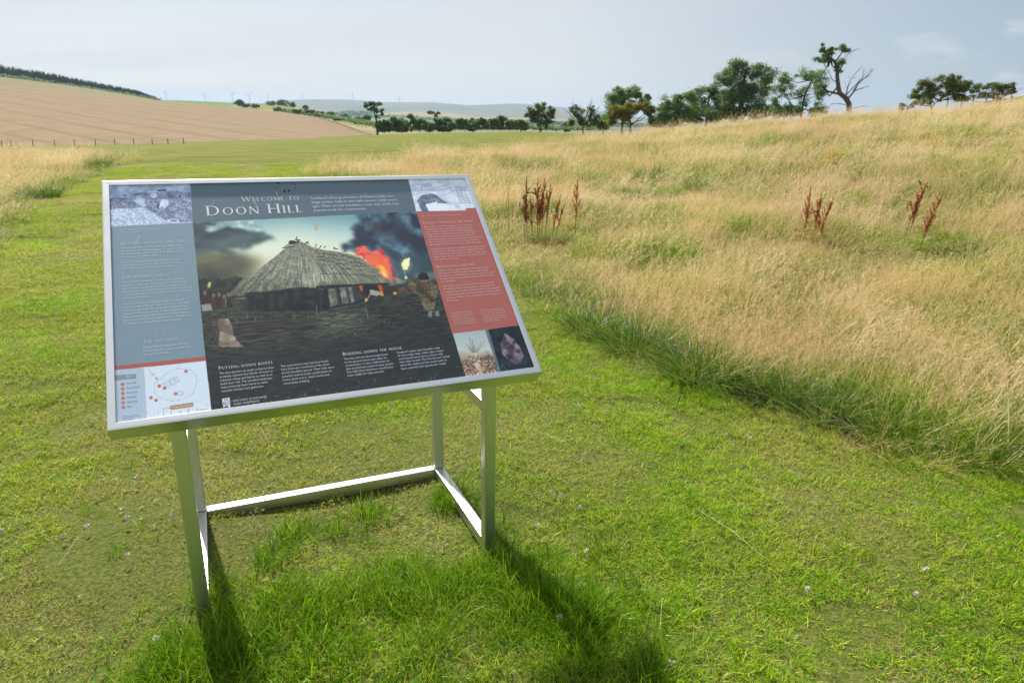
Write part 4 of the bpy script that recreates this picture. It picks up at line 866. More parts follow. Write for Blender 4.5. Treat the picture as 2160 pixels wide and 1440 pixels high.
for i, (x, y, rx, ry, lf, d, lab) in enumerate(((1272, 262, 14, 9, 'dark', 96, 'dark bush at the left foot of the olive yellow tree'), (1385, 256, 16, 12, 'mid', 97, 'green bush between the olive yellow tree and the rounded bushy tree'), (1462, 248, 20, 12, 'dark', 97, 'dark bush joining the rounded bushy tree to the middle sized tree'), (1508, 244, 18, 12, 'mid', 98, 'green bush filling the gap left of the biggest trunk'), (1545, 240, 20, 13, 'dark', 98, 'dark bush behind the biggest trunk'), (1600, 238, 20, 13, 'mid', 98, 'green bush right of the biggest trunk'), (1636, 236, 15, 12, 'dark', 98, 'dark bush between the biggest tree and the sparse tree'), (1668, 236, 16, 9, 'mid', 96, 'low green bush at the foot of the sparse tree'), (1720, 238, 16, 8, 'mid', 96, 'low green bush right of the sparse trunk'))):
    treepx('bush', 'bush', lab, d, (x, y+ry+6), None, [(x-rx*.5, y, rx*.55, ry*.8, 1.2), (x+rx*.5, y+1, rx*.55, ry*.75, 1.2), (x, y-ry*.3, rx*.6, ry*.6, 1.1), (x, y+ry*.7, rx, ry*.5, 1.3)], lf, [(x, y+ry*.4)], seed=140+i, size=.18, dens=1.5, group=UB, thick=.08, sink=1.2)
FH = 'trees standing in the far hedge'
treepx('tree', 'tree', 'tall slender tree with bare trunk and clumpy crown beside the wheat field', 150, (796, 276), None,
       [(782, 225, 9, 5, .7), (796, 226, 10, 5, .7), (788, 236, 10, 5, .6), (800, 240, 8, 5, .5), (804, 236, 5, 5, .4), (776, 230, 6, 4, .4), (797, 250, 6, 4, .3), (806, 244, 5, 3, .3)], 'ash', [(796, 262), (793, 248), (790, 236)], seed=23, size=.22, dens=1.3, group=FH, thick=.22, sink=.5)
treepx('tree', 'tree', 'small flat topped tree rising above the middle of the far hedge', 150, (918, 268), None, [(912, 241, 8, 3.5, .7), (922, 241, 7, 3.5, .6), (917, 247, 7, 3, .5)], 'ash', [(918, 256), (917, 246)], seed=24, size=.2, dens=1.2, group=FH, thick=.15, sink=.3)
treepx('tree', 'tree', 'upright narrow tree in the far hedge between the slender and flat topped trees', 150, (867, 272), None, [(866, 248, 6, 5, .8), (870, 256, 7, 6, .9), (864, 264, 8, 5, .8)], 'mid', [(867, 262)], seed=25, size=.2, dens=1.4, group=FH, thick=.15, sink=.3)
# the far hedge, bush by bush, left to right
HB = [(812, 264, 16, 9, 'dark'), (832, 262, 12, 9, 'mid'), (846, 265, 11, 8, 'dark'), (888, 264, 12, 8, 'mid'), (905, 266, 9, 6, 'mid'), (932, 262, 16, 9, 'dark'), (955, 266, 8, 5, 'mid'), (972, 263, 13, 7, 'mid'), (995, 262, 10, 7, 'dark'), (1016, 260, 13, 9, 'mid'), (1040, 262, 10, 7, 'mid'), (1055, 261, 10, 8, 'dark'), (1078, 261, 9, 7, 'mid'), (1098, 263, 11, 7, 'mid'), (1192, 268, 9, 5, 'dark'), (1258, 266, 10, 7, 'dark')]
ORD = ['first', 'second', 'third', 'fourth', 'fifth', 'sixth', 'seventh', 'eighth', 'ninth', 'tenth', 'eleventh', 'twelfth', 'thirteenth', 'fourteenth', 'fifteenth', 'sixteenth']
for i, (x, y, rx, ry, lf) in enumerate([(x+(i%3-1)*2, y-(i%4)*1.2, rx*(1.15+.2*(i%2)), ry*(1.05+.18*((i*7)%3)), lf) for i, (x, y, rx, ry, lf) in enumerate(HB)]):
    treepx('bush', 'bush', '%s green bush of the far hedge, %s one counting from the left' % ('dark' if lf == 'dark' else 'mid', ORD[i]), 150+(i % 3)*4, (x, y+ry+2), None,
           [(x-rx*.45, y+1, rx*.5, ry*.7, 1), (x+rx*.45, y, rx*.5, ry*.7, 1), (x, y-ry*.35, rx*.5, ry*.55, 1), (x-rx*.5, y+ry*.75, rx*.55, ry*.5, 1), (x+rx*.5, y+ry*.75, rx*.55, ry*.5, 1), (x, y+ry*1.2, rx*.9, ry*.45, 1.2)], lf, [(x, y+ry*.5)], seed=40+i, size=.30, dens=1.1, group='bushes of the far hedge', thick=.06, sink=.3, twig=6)
# bushes on the rough hillside beyond the wheat
RB = [(507, 219, 9, 7, 'dark', 500), (541, 225, 8, 4, 'dark', 500), (522, 224, 9, 4, 'mid', 500), (576, 221, 14, 7, 'dark', 640), (598, 220, 12, 8, 'dark', 640), (618, 222, 6, 6, 'dark', 640), (590, 232, 12, 5, 'mid', 470), (645, 228, 6, 5, 'dark', 640), (628, 236, 12, 5, 'mid', 430), (654, 236, 12, 5, 'mid', 430), (676, 240, 10, 4, 'dark', 430), (700, 241, 10, 4, 'dark', 420), (728, 246, 11, 4, 'mid', 400), (756, 252, 9, 5, 'dark', 360), (774, 250, 8, 6, 'dark', 340), (712, 252, 10, 3, 'mid', 380)]
for i, (x, y, rx, ry, lf, d) in enumerate(RB):
    treepx('bush', 'bush', '%s bush on the rough hillside beyond the wheat, %s one from the left' % ('dark round' if lf == 'dark' else 'mid green', ORD[i]), d, (x, y+ry), None,
           [(x-rx*.4, y, rx*.55, ry*.75, 1), (x+rx*.4, y, rx*.55, ry*.7, 1), (x, y-ry*.3, rx*.5, ry*.6, 1)], lf, [(x, y+ry*.4)], seed=80+i, size=.5, dens=1.0, group='bushes on the rough hillside beyond the wheat', thick=.15, sink=1.5, twig=5)
# undergrowth on that hillside and the far woods: nobody could count them
def wood(name, label, pts, h, n_, mat, seed, conifer=False, wpx=3.):
    g = np.random.default_rng(seed); V = []; F = []; T = []; o = 0
    xs = [p[0] for p in pts]
    for k in range(n_):
        t = k/n_; x = xs[0]+(xs[-1]-xs[0])*t+g.normal()*wpx*.4; y = float(np.interp(x, xs, [p[1] for p in pts])); d = float(np.interp(x, xs, [p[2] for p in pts]))*(1+g.random()*.06)
        hh = float(np.interp(x, xs, [p[3] for p in pts]))/FOC*d*g.uniform(.72, 1.08)*h; X, Y, Z = place(x, y, d); Z -= .15*hh; w = wpx/FOC*d*g.uniform(.7, 1.2)
        tint = g.random(); m_ = 6
        for lv in (range(4) if conifer else range(3)):
            if conifer: z0 = hh*(.02+.22*lv); z1 = hh*min(1, .42+.21*lv); r = w*(1-.22*lv); ring = [(X+r*math.cos(a)*g.uniform(.7, 1.15), Y+r*math.sin(a)*g.uniform(.7, 1.15), Z+z0+g.normal()*.03*hh) for a in np.arange(m_)*2*math.pi/m_]; ring.append((X, Y, Z+z1)); V += ring; F += [(o+i, o+(i+1) % m_, o+m_) for i in range(m_)]; T += [tint+g.normal()*.1]*(m_+1); o += m_+1
            else:
                for q in range(9):
                    c = np.array([X+g.normal()*w*.8, Y+g.normal()*w*.8, Z+hh*g.uniform(.1, 1)]); s = w*g.uniform(.3, .6); a = g.normal(size=(4, 3))*s*.7; V += [tuple(c+v) for v in a]; F += [(o, o+1, o+2), (o, o+2, o+3)]; T += [g.random()]*4; o += 4
    return tag(add_obj(name, raw_mesh(name, V, F, mat, np.clip(T, 0, 1))), label, 'woodland', None, 'stuff')
CON = leafmat('conifer_needles', (.016, .036, .022), (.030, .060, .034), (.05, .09, .045))
wood('conifer_plantation', 'dark conifer plantation along the top of the left hill', [(-300, 118, 690, 20), (0, 165, 690, 20), (100, 177, 680, 18), (200, 192, 670, 15), (290, 205, 660, 12), (333, 213, 655, 6)], 1.25, 1500, CON, 5, True, 3.4)
wood('conifer_plantation_edge', 'lighter leafy fringe of trees below the conifer plantation', [(-300, 122, 650, 11), (0, 167, 650, 11), (100, 180, 640, 10), (200, 194, 630, 8), (290, 206, 620, 6), (335, 213, 610, 4)], 1., 330, LEAF['dark'], 6, False, 3.)
wood('hillside_scrub', 'continuous scrub and hedges on the slope beyond the wheat', [(600, 235, 460, 4), (660, 243, 430, 6), (720, 253, 380, 7), (780, 264, 300, 9), (812, 270, 230, 10)], 1., 260, LEAF['mid'], 7, False, 4.)
wood('hedge_bottom', 'low tangled growth along the foot of the far hedge', [(800, 276, 158, 9), (900, 274, 158, 8), (1000, 272, 158, 8), (1110, 272, 158, 8), (1175, 273, 150, 6), (1275, 274, 140, 7)], 1., 420, LEAF['mid'], 9, False, 4.)
wood('valley_woods', 'hazy far woodland in the valley below the hills', [(690, 246, 2400, 5), (735, 243, 2400, 9), (770, 243, 2400, 9), (790, 247, 2400, 4), (1000, 258, 2000, 4), (1160, 262, 1900, 6), (1300, 266, 1900, 7), (1500, 270, 1900, 6)], 1., 420, LEAF['dark'], 8, False, 5.)

# ------------------------------------------------------------------ fences and gate
WOOD = simple('weathered_fence_wood', (.13, .11, .09), .9, 0, .3, 8); WIRE = simple('fence_wire', (.25, .25, .25), .5, .8)
def fence(label, pts, h, w, wires, group=None, dz=0):
    base = place(*pts[0]); root = empty('fence', base); tag(root, label, 'fence', group); tops = []
    for (px, py, d) in pts:
        X, Y, Z = place(px, py, d); p = np.array([X, Y, Z])-np.array(base); m = MB(); m.tube([p+(0, 0, -.5), p+(0, 0, h*.95), p+(0, 0, h)], (w, w*.95, w*.6), 6); m.build('post', WOOD, root); tops.append(p)
    for k in range(wires):
        for a, b in zip(tops[:-1], tops[1:]):
            m = MB(); z = h*(.45+.42*k/max(1, wires-1)); m.tube([a+(0, 0, z), (a+b)/2+(0, 0, z-.02), b+(0, 0, z)], (.006,)*3, 4); m.build('wire', WIRE, root)
    return root
fence('post and wire fence along the foot of the wheat field', [(x, y, 128) for x, y in ((3, 302), (23, 301.5), (69, 301), (115, 301), (157, 300.5), (201, 300), (242, 299.5), (282, 299), (321, 298.5), (354, 298), (387, 297))], .42, .06, 2)
fence('post and wire fence climbing the ridge at the far right', [(1996, 231, 72), (2026, 230, 73), (2050, 228, 74), (2078, 226, 75), (2104, 225, 76), (2129, 225, 77)], .9, .06, 2)
gb = place(2131, 228, 77); gr = empty('hurdle_gate', gb, R(-35)); tag(gr, 'small dark wooden hurdle gate on the ridge at the right border', 'gate')
for x in (0, .95): m = MB(); m.box((x-.07, -.07, -.4), (x+.07, .07, .95-.1*x)); m.build('post', WOOD, gr)
for z in (.25, .5, .72): m = MB(); m.box((.075, -.02, z-.04), (.875, .02, z+.04)); m.build('rail', WOOD, gr)

# ------------------------------------------------------------------ wind turbines on the far hills
TURB = simple('turbine_white', (.55, .56, .58), .6, 0, .02)
for i, (x, yt, yb, d, ph, lab) in enumerate(((351, 198, 213, 6200, 10, 'wind turbine farthest left, above the green field'), (433, 203, 214, 6500, 35, 'wind turbine second from the left, above the green field'), (492, 201, 218, 5700, 80, 'largest wind turbine, just left of the round dark bush on the hill'), (527, 204, 219, 5700, 50, 'wind turbine just right of the round dark bush on the hill'), (566, 208, 220, 6300, 15, 'small wind turbine midway between the round bush and the long hill'), (638, 204, 213, 6200, 60, 'wind turbine at the left end of the long blue hill'), (744, 202, 213, 6200, 5, 'wind turbine on the highest part of the long blue hill'), (843, 208, 218, 6200, 95, 'rightmost wind turbine, on the long blue hill'))):
    X, Y, Z = place(x, yb+2, d); root = empty('wind_turbine', (X, Y, Z), -math.atan2(X, Y)); tag(root, lab, 'wind turbine', 'wind turbines on the horizon'); k = d/FOC; h = (yb+2-yt)*k
    m = MB(); m.tube([(0, 0, -10), (0, 0, h)], (2.6, 1.6), 8); m.build('tower', TURB, root); m = MB(); m.box((-1.8, -5, h-1.6), (1.8, 3, h+1.8)); m.build('nacelle', TURB, root)
    for j in range(3):
        a = R(ph+120*j); L_ = h*.62; m = MB(); u = np.array([math.sin(a), 0, math.cos(a)]); n_ = np.array([math.cos(a), 0, -math.sin(a)]); c = np.array([0, -6, h])
        m.add([c-n_*.8, c+n_*.8, c+u*L_*.25+n_*2.0, c+u*L_, c+u*L_*.25-n_*1.0, c-n_*.8+(0, .8, 0), c+n_*.8+(0, .8, 0), c+u*L_*.25+n_*2.0+(0, .8, 0), c+u*L_+(0, .4, 0), c+u*L_*.25-n_*1.0+(0, .8, 0)], [(0, 1, 2, 3, 4), (9, 8, 7, 6, 5), (0, 5, 6, 1), (1, 6, 7, 2), (2, 7, 8, 3), (3, 8, 9, 4), (4, 9, 5, 0)]); m.build('blade', TURB, root)

# ------------------------------------------------------------------ summer haze over the whole country
HAZE_DENSITY = 1.15e-4
hm = bpy.data.materials.new('haze'); hm.use_nodes = True; ht = hm.node_tree; ht.nodes.clear()
ho = node(ht, 'ShaderNodeOutputMaterial'); hv = node(ht, 'ShaderNodeVolumePrincipled'); hv.inputs['Color'].default_value = (.56, .76, 1.0, 1); hv.inputs['Density'].default_value = HAZE_DENSITY; hv.inputs['Anisotropy'].default_value = .2
link(ht, hv.outputs[0], ho.inputs['Volume'])
m = MB(); m.box((-12600, -12600, -75), (12600, 12600, 175)); hz_ = m.build('haze', hm); tag(hz_, 'pale blue summer haze', 'haze', None, 'stuff')

# ------------------------------------------------------------------ grasses
def blades(n, size, hmin, hmax, w, lean, curl, seg=3, seed=0, tint=(0, 1), dirb=(0, 0), round_=False, spread=None, base=None, out=None):
    """n curved, tapering blades; arrays of vertices, triangles and tints"""
    g = np.random.default_rng(seed)
    if base is None:
        base = g.uniform(-size/2, size/2, (n, 2))
        if round_: r = np.sqrt(g.random(n))*size/2; a = g.random(n)*2*np.pi; base = np.stack([r*np.cos(a), r*np.sin(a)], 1)
    h = g.uniform(hmin, hmax, n); a = g.random(n)*2*np.pi; l = np.abs(g.normal(lean, lean*.5, n))
    dx, dy = np.cos(a)*l+dirb[0], np.sin(a)*l+dirb[1]
    if out is not None: dx = dx+out[:, 0]; dy = dy+out[:, 1]
    if spread is not None:      # lean outwards from the middle
        rr = base/(size/2); dx = dx+rr[:, 0]*spread; dy = dy+rr[:, 1]*spread
    c = g.uniform(.4, 1.4, n)*curl
    px, py = g.normal(size=n), g.normal(size=n); pn = np.hypot(px, py); px, py = px/pn, py/pn
    ww = w*g.uniform(.6, 1.3, n); ts = np.linspace(0, 1, seg+1)
    V = []
    for i, t in enumerate(ts):
        ox = dx*(t+c*t*t); oy = dy*(t+c*t*t); m = np.sqrt(1+(np.hypot(dx, dy)*(1+c*t))**2)
        X = base[:, 0]+h*ox/m; Y = base[:, 1]+h*oy/m; Z = h*t*(1-.45*c*t*np.minimum(1, np.hypot(dx, dy)*1.5))/np.sqrt(m)
        k = ww/2*(1-t)**.6*(1 if t > 0 else .8)
        if i < seg: V.append(np.stack([X-px*k, Y-py*k, Z], 1)); V.append(np.stack([X+px*k, Y+py*k, Z], 1))
        else: V.append(np.stack([X, Y, Z], 1))
    V = np.stack(V, 1); nv = V.shape[1]; off = (np.arange(n)*nv)[:, None, None]
    F = []
    for i in range(seg-1): F += [(2*i, 2*i+1, 2*i+3), (2*i, 2*i+3, 2*i+2)]
    F.append((2*seg-2, 2*seg-1, 2*seg))
    F = (np.array(F)[None]+off).reshape(-1, 3); T = np.repeat(g.uniform(tint[0], tint[1], n), nv)
    return V.reshape(-1, 3), F, T, V[:, -1], V[:, -3]
def merge(parts):
    V, F, T, o = [], [], [], 0
    for v, f, t in parts: V.append(v); F.append(f+o); T.append(t); o += len(v)
    return np.concatenate(V), np.concatenate(F), np.concatenate(T)
def bits(P, n, size, seed=0, tint=(0, 1), along=None):
    """n small leaf-shaped flecks at the points P"""
    g = np.random.default_rng(seed); m = len(P); k = g.normal(size=(m, 3)) if along is None else along+g.normal(size=(m, 3))*.35; k /= np.linalg.norm(k, axis=1)[:, None]
    q = np.cross(k, g.normal(size=(m, 3))); q /= np.linalg.norm(q, axis=1)[:, None]; s = (size*g.uniform(.5, 1.3, m))[:, None]
    V = np.stack([P-k*s, P+q*s*.4, P+k*s, P-q*s*.4], 1) if along is None else np.stack([P-k*s*1.5, P+q*s*.22, P+k*s*1.5, P-q*s*.22], 1); F = (np.array([(0, 1, 2), (0, 2, 3)])[None]+(np.arange(m)*4)[:, None, None]).reshape(-1, 3)
    return V.reshape(-1, 3), F, np.repeat(g.uniform(tint[0], tint[1], m), 4)
def heads(V, F, T, tips, bel, k, length, rad, size, seed, tint, droop=0.):
    """loose seed heads along the top of each stem"""
    g = np.random.default_rng(seed); n = len(tips); d = tips-bel; d /= np.linalg.norm(d, axis=1)[:, None]+1e-9
    t = g.random((n, k)); ax = tips[:, None]-d[:, None]*(t[..., None]*length)
    j = g.normal(size=(n, k, 3))*(rad*np.sin(np.pi*np.clip(t, .08, .97)))[..., None]; j[..., 2] -= droop*t*length
    return bits((ax+j).reshape(-1, 3), 0, size, seed+1, tint, np.repeat(d[:, None], k, 1).reshape(-1, 3)*1.0)

G_STOPS = [(0, (.085, .24, .005)), (.35, (.24, .45, .008)), (.58, (.50, .68, .016)), (.74, (.62, .64, .05)), (.86, (.58, .47, .19)), (1, (.70, .58, .35))]
G_DRY = [(0, (.16, .27, .010)), (.3, (.36, .43, .025)), (.6, (.56, .53, .11)), (1, (.74, .61, .34))]
M_TURF = foliage('mown_grass_blades', G_STOPS, .45, G_DRY, .5, .9, .85, spec=.18, lo=.42, hi=.60, west=.045)
M_LUSH = foliage('lush_grass_blades', [(0, (.05, .15, .004)), (.5, (.13, .29, .008)), (.85, (.30, .45, .015)), (1, (.45, .42, .12))], .5, None, .4, spec=.22)
M_TUSS = foliage('tussock_grass_blades', [(0, (.035, .09, .010)), (.5, (.10, .20, .018)), (.8, (.28, .40, .03)), (1, (.56, .50, .26))], .42, None, .4, spec=.3)
M_MGREEN = foliage('meadow_under_grass', [(0, (.11, .22, .01)), (.45, (.30, .44, .02)), (.7, (.50, .50, .07)), (1, (.70, .58, .26))], .45, [(0, (.20, .24, .03)), (.5, (.40, .34, .10)), (1, (.60, .46, .22))], .5, .45, .5, spec=.15)
M_STRAW = foliage('meadow_straw', [(0, (.64, .42, .17)), (.5, (.80, .60, .29)), (1, (.90, .78, .50))], .45, [(0, (.60, .38, .22)), (1, (.84, .60, .40))], .6, .25, .7, spec=.12)

LIB = []
def tile(name, parts, m):
    V, F, T = merge(parts); me = raw_mesh(name, V, F, m, T); o = bpy.data.objects.new(name, me); return o
def two_mat(name, pa, ma, pb, mb):
    Va, Fa, Ta = merge(pa); Vb, Fb, Tb = merge(pb)
    me = raw_mesh(name, np.concatenate([Va, Vb]), np.concatenate([Fa, Fb+len(Va)]), ma, np.concatenate([Ta, Tb])); me.materials.append(mb)
    me.polygons.foreach_set('material_index', np.concatenate([np.zeros(len(Fa)), np.ones(len(Fb))]).astype(np.int32)); return bpy.data.objects.new(name, me)
def scatter(name, lib, pts, rot, scl, idx, label, cat='grass'):
    """one 'stuff' object: points with rotation, scale and kind, the tiles instanced on them"""
    c = bpy.data.collections.new(name+'_tiles')
    for i, o in enumerate(lib): o.name = '%s_%02d' % (name, i); c.objects.link(o)
    me = bpy.data.meshes.new(name); n = len(pts); me.vertices.add(n); me.vertices.foreach_set('co', np.asarray(pts, np.float32).ravel())
    for an, ty, key, d in (('rot', 'FLOAT_VECTOR', 'vector', rot), ('scl', 'FLOAT_VECTOR', 'vector', scl), ('idx', 'INT', 'value', idx)):
        a = me.attributes.new(an, ty, 'POINT'); a.data.foreach_set(key, np.asarray(d, np.int32 if ty == 'INT' else np.float32).ravel())
    o = add_obj(name, me)
    ng = bpy.data.node_groups.new(name, 'GeometryNodeTree')
    ng.interface.new_socket('Geometry', in_out='INPUT', socket_type='NodeSocketGeometry'); ng.interface.new_socket('Geometry', in_out='OUTPUT', socket_type='NodeSocketGeometry')
    gi = ng.nodes.new('NodeGroupInput'); go = ng.nodes.new('NodeGroupOutput'); ip = ng.nodes.new('GeometryNodeInstanceOnPoints')
    ci = ng.nodes.new('GeometryNodeCollectionInfo'); ci.inputs['Collection'].default_value = c; ci.inputs['Separate Children'].default_value = True; ci.inputs['Reset Children'].default_value = True
    def attr(nm, ty):
        a = ng.nodes.new('GeometryNodeInputNamedAttribute'); a.data_type = ty; a.inputs['Name'].default_value = nm; return a.outputs['Attribute']
    ng.links.new(gi.outputs[0], ip.inputs['Points']); ng.links.new(ci.outputs[0], ip.inputs['Instance']); ip.inputs['Pick Instance'].default_value = True
    ng.links.new(attr('idx', 'INT'), ip.inputs['Instance Index']); ng.links.new(attr('scl', 'FLOAT_VECTOR'), ip.inputs['Scale'])
    e2r = ng.nodes.new('FunctionNodeEulerToRotation'); ng.links.new(attr('rot', 'FLOAT_VECTOR'), e2r.inputs[0]); ng.links.new(e2r.outputs[0], ip.inputs['Rotation'])
    ng.links.new(ip.outputs[0], go.inputs[0]); md = o.modifiers.new('scatter', 'NODES'); md.node_group = ng
    return tag(o, label, cat, None, 'stuff')
def jitter_grid(x0, x1, y0, y1, step, seed):
    g = np.random.default_rng(seed); X, Y = np.meshgrid(np.arange(x0, x1, step), np.arange(y0, y1, step))
    X = X+g.uniform(-.5, .5, X.shape)*step; Y = Y+g.uniform(-.5, .5, Y.shape)*step; return X.ravel(), Y.ravel()
def slope_rot(x, y, g, scale=1.):
    e = .3; dzx = (ground_z(x+e, y)-ground_z(x-e, y))/(2*e); dzy = (ground_z(x, y+e)-ground_z(x, y-e))/(2*e)
    return np.stack([np.arctan(dzy), -np.arctan(dzx), np.zeros_like(x)], 1)
def in_view(x, y, marg=5., near=2.6):
    a = np.degrees(np.arctan2(x, y)); r = np.hypot(x, y); return (np.abs(a) < 36.5+marg+70*np.exp(-r*.28)) | (r < near)
def vn2(x, y, s, seed=0):
    """cheap smooth noise on the ground plane"""
    g = np.random.default_rng(seed); v = 0
    for k in range(5):
        a = g.random()*6.28; f = s*(1+k*.7); v = v+np.sin((x*math.cos(a)+y*math.sin(a))*f+g.random()*6.28+1.5*np.sin((x*math.sin(a)-y*math.cos(a))*f*.6+k))
    return .5+v/8

# --- mown lawn
def clumps(n, nc, size, sd, seed, push=.6):
    """blade feet gathered in little tufts, leaning out of each"""
    g = np.random.default_rng(seed); c = g.uniform(-size/2, size/2, (nc, 2)); i = g.integers(0, nc, n); o = g.normal(size=(n, 2))*sd
    return c[i]+o, o/sd*push, i
def rosettes(n, size, seed, tint):
    """clover and small broad leaves pressed into the turf"""
    g = np.random.default_rng(seed); V = []; F = []; T = []; k = 0
    for _ in range(n):
        c = g.uniform(-size/2, size/2, 2); h = g.uniform(.012, .028); a0 = g.random()*6.28; t = g.uniform(*tint); L_ = g.uniform(.006, .011)
        for j in range(3):
            a = a0+j*2.09; d = np.array([math.cos(a), math.sin(a)]); s = np.array([-d[1], d[0]]); V += [(*c, h), (*(c+d*L_*.7+s*L_*.55), h+.002), (*(c+d*L_*1.3), h-.001), (*(c+d*L_*.7-s*L_*.55), h+.002)]; F += [(k, k+1, k+2), (k, k+2, k+3)]; T += [t]*4; k += 4
    return np.array(V), np.array(F), np.array(T)
turf = []
for k in range(5):
    bs, ou, ci_ = clumps(1700, 150, .5, .013, 90+k)
    a = blades(1700, .5, .014, .046, .0038, .7, .8, 2, 100+k, (0, .72), base=bs, out=ou); b = blades(560, .5, .008, .030, .0030, 2.0, .4, 2, 120+k, (.62, 1.0)); c = blades(90, .5, .035, .07, .0040, .8, .9, 3, 140+k, (.05, .75))
    a = (a[0], a[1], np.clip(a[2]*.6+np.repeat(np.random.default_rng(k).uniform(-.02, .34, 150)[ci_], 5), 0, .74))
    turf.append(tile('t', [a, b[:3], c[:3], rosettes(22, .5, 150+k, (.0, .25))], M_TURF))
M_THATCH = foliage('dead_thatch', [(0, (.13, .085, .05)), (.5, (.27, .19, .11)), (1, (.46, .36, .22))], .2, spec=.1)
for k in range(2):      # browner, thinner turf
    bs, ou, ci_ = clumps(700, 60, .5, .012, 95+k)
    a = blades(700, .5, .012, .036, .0034, .8, .8, 2, 160+k, (.05, .74), base=bs, out=ou); b = blades(1700, .5, .006, .022, .0026, 2.2, .4, 2, 170+k, (.70, 1.0))
    turf.append(two_mat('t', [a[:3], b[:3], rosettes(10, .5, 180+k, (.0, .3))], M_TURF, [blades(500, .5, .005, .02, .003, 2.4, .3, 2, 190+k, (0, 1))[:3]], M_THATCH))
for k in range(2):      # trodden, mostly dead
    bs, ou, ci_ = clumps(330, 30, .5, .012, 97+k)
    a = blades(330, .5, .012, .04, .0036, .8, .8, 2, 165+k, (.0, .6), base=bs, out=ou)
    turf.append(two_mat('t', [a[:3], blades(300, .5, .006, .02, .0026, 2.2, .4, 2, 175+k, (.7, 1.0))[:3]], M_TURF, [blades(1500, .5, .005, .02, .003, 2.4, .3, 2, 195+k, (0, 1))[:3]], M_THATCH))
x, y = jitter_grid(-9, 9, -2.2, 10, .30, 1); r = np.hypot(x, y); k = in_view(x, y) & (r < 9.5) & (r > .2); x, y = x[k], y[k]
x2, y2 = jitter_grid(-26, 22, 5, 30, .52, 2); r2 = np.hypot(x2, y2); k = in_view(x2, y2, 2) & (r2 > 8.6) & (r2 < 27); x2, y2 = x2[k], y2[k]
x = np.concatenate([x, x2]); y = np.concatenate([y, y2]); sc = np.where(np.hypot(x, y) > 8.6, 1.45, 1.0)
mead = inside(MEADOW_R, x, y) & (edge_dist(EDGE_R, x, y) > .35) | inside(MEADOW_L, x, y) & (np.hypot(x+6, y-6) > 8)
x, y, sc = x[~mead], y[~mead], sc[~mead]
brown = vn2(x, y, 1.1, 5)-.03*np.clip(x, -3, 3)+.50*np.exp(-((x+1.45)**2+(y-2.5)**2)/.35)+.42*np.exp(-((x+.75)**2+(y-2.75)**2)/.22)+.25*np.exp(-((x+.1)**2+(y-3.4)**2)/.8)-.3*(np.exp(-((x+.45)**2+(y-1.95)**2)/.2)+np.exp(-((x-.15)**2+(y-2.2)**2)/.15))
idx = np.where(brown+rng.normal(0, .12, len(x)) > .70, rng.integers(5, 7, len(x)), rng.integers(0, 5, len(x)))
u_ = (x+1.08)*.916+(y-2.04)*.40; v_ = -(x+1.08)*.40+(y-2.04)*.916
worn = np.exp(-((u_-.45)**2/.30+(v_-.42)**2/.10))+1.1*np.exp(-((u_+.16)**2+(v_-.35)**2)/.08)+.8*np.exp(-((u_-.02)**2/.01+(v_-.2)**2/.12))+rng.normal(0, .16, len(x))
idx = np.where(worn > .62, rng.integers(7, 9, len(x)), idx)
rot = slope_rot(x, y, rng); rot[:, 2] = rng.uniform(0, 6.28, len(x))
tall = (.75+.45*vn2(x, y, 1.7, 9))*(1-.45*np.exp(-((x+.55)**2/.5+(y-2.75)**2/.25)))
scatter('lawn_grass', turf, np.stack([x, y, ground_z(x, y)-.002], 1), rot, np.stack([sc, sc, sc*tall], 1), idx, 'short mown green lawn grass with dry straw patches around the board')

# --- longer tufts the mower missed, round the legs and along the meadow edge
tuft = []
for k in range(5):
    a = blades(70, .16, .05, .13, .0042, .45, .8, 4, 200+k, (.1, .95), round_=True, spread=.35)
    tuft.append(tile('t', [a[:3]], M_LUSH))
X, Y = [], []
g = np.random.default_rng(17)
def put(cx_, cy__, sx, sy, n, rot_=0.):
    a = g.normal(size=(n, 2))*(sx, sy); c_, s__ = math.cos(rot_), math.sin(rot_); X.append(cx_+a[:, 0]*c_-a[:, 1]*s__); Y.append(cy__+a[:, 0]*s__+a[:, 1]*c_)
put(-.55, 2.18, .22, .10, 55, .35); put(-.30, 2.22, .16, .09, 30, .4); put(-.85, 1.95, .14, .10, 34); put(.06, 2.32, .10, .13, 46); put(.12, 2.12, .10, .10, 26); put(-.35, 1.95, .32, .10, 34, .3); put(-1.0, 1.78, .10, .12, 40); put(-.93, 1.62, .10, .12, 30); put(.22, 2.05, .09, .12, 40); put(.02, 1.85, .25, .12, 26); put(.35, 1.85, .10, .10, 20)
put(-.8, 2.58, .10, .05, 7); put(-.62, 2.72, .12, .05, 8, .4); put(-.25, 2.85, .12, .05, 10, .4); put(-.95, 2.45, .04, .12, 6); put(-.1, 2.65, .05, .15, 8)
put(0, 4, 2.5, 1.2, 60); put(-2.2, 3.5, .8, .9, 40); put(1.2, 2.3, .7, .4, 30)
x = np.concatenate(X); y = np.concatenate(Y); n = len(x); lu = np.hypot(x+.4, y-2.1) < 1.
rot = np.zeros((n, 3)); rot[:, 2] = g.uniform(0, 6.28, n); s = (.42+.75*g.random(n)**1.6)*np.where(lu, 1., .5)
scatter('long_grass_tufts', tuft, np.stack([x, y, ground_z(x, y)-.003], 1), rot, np.stack([s, s, s], 1), g.integers(0, 5, n), 'long bright green grass tufts left uncut around the legs of the board')

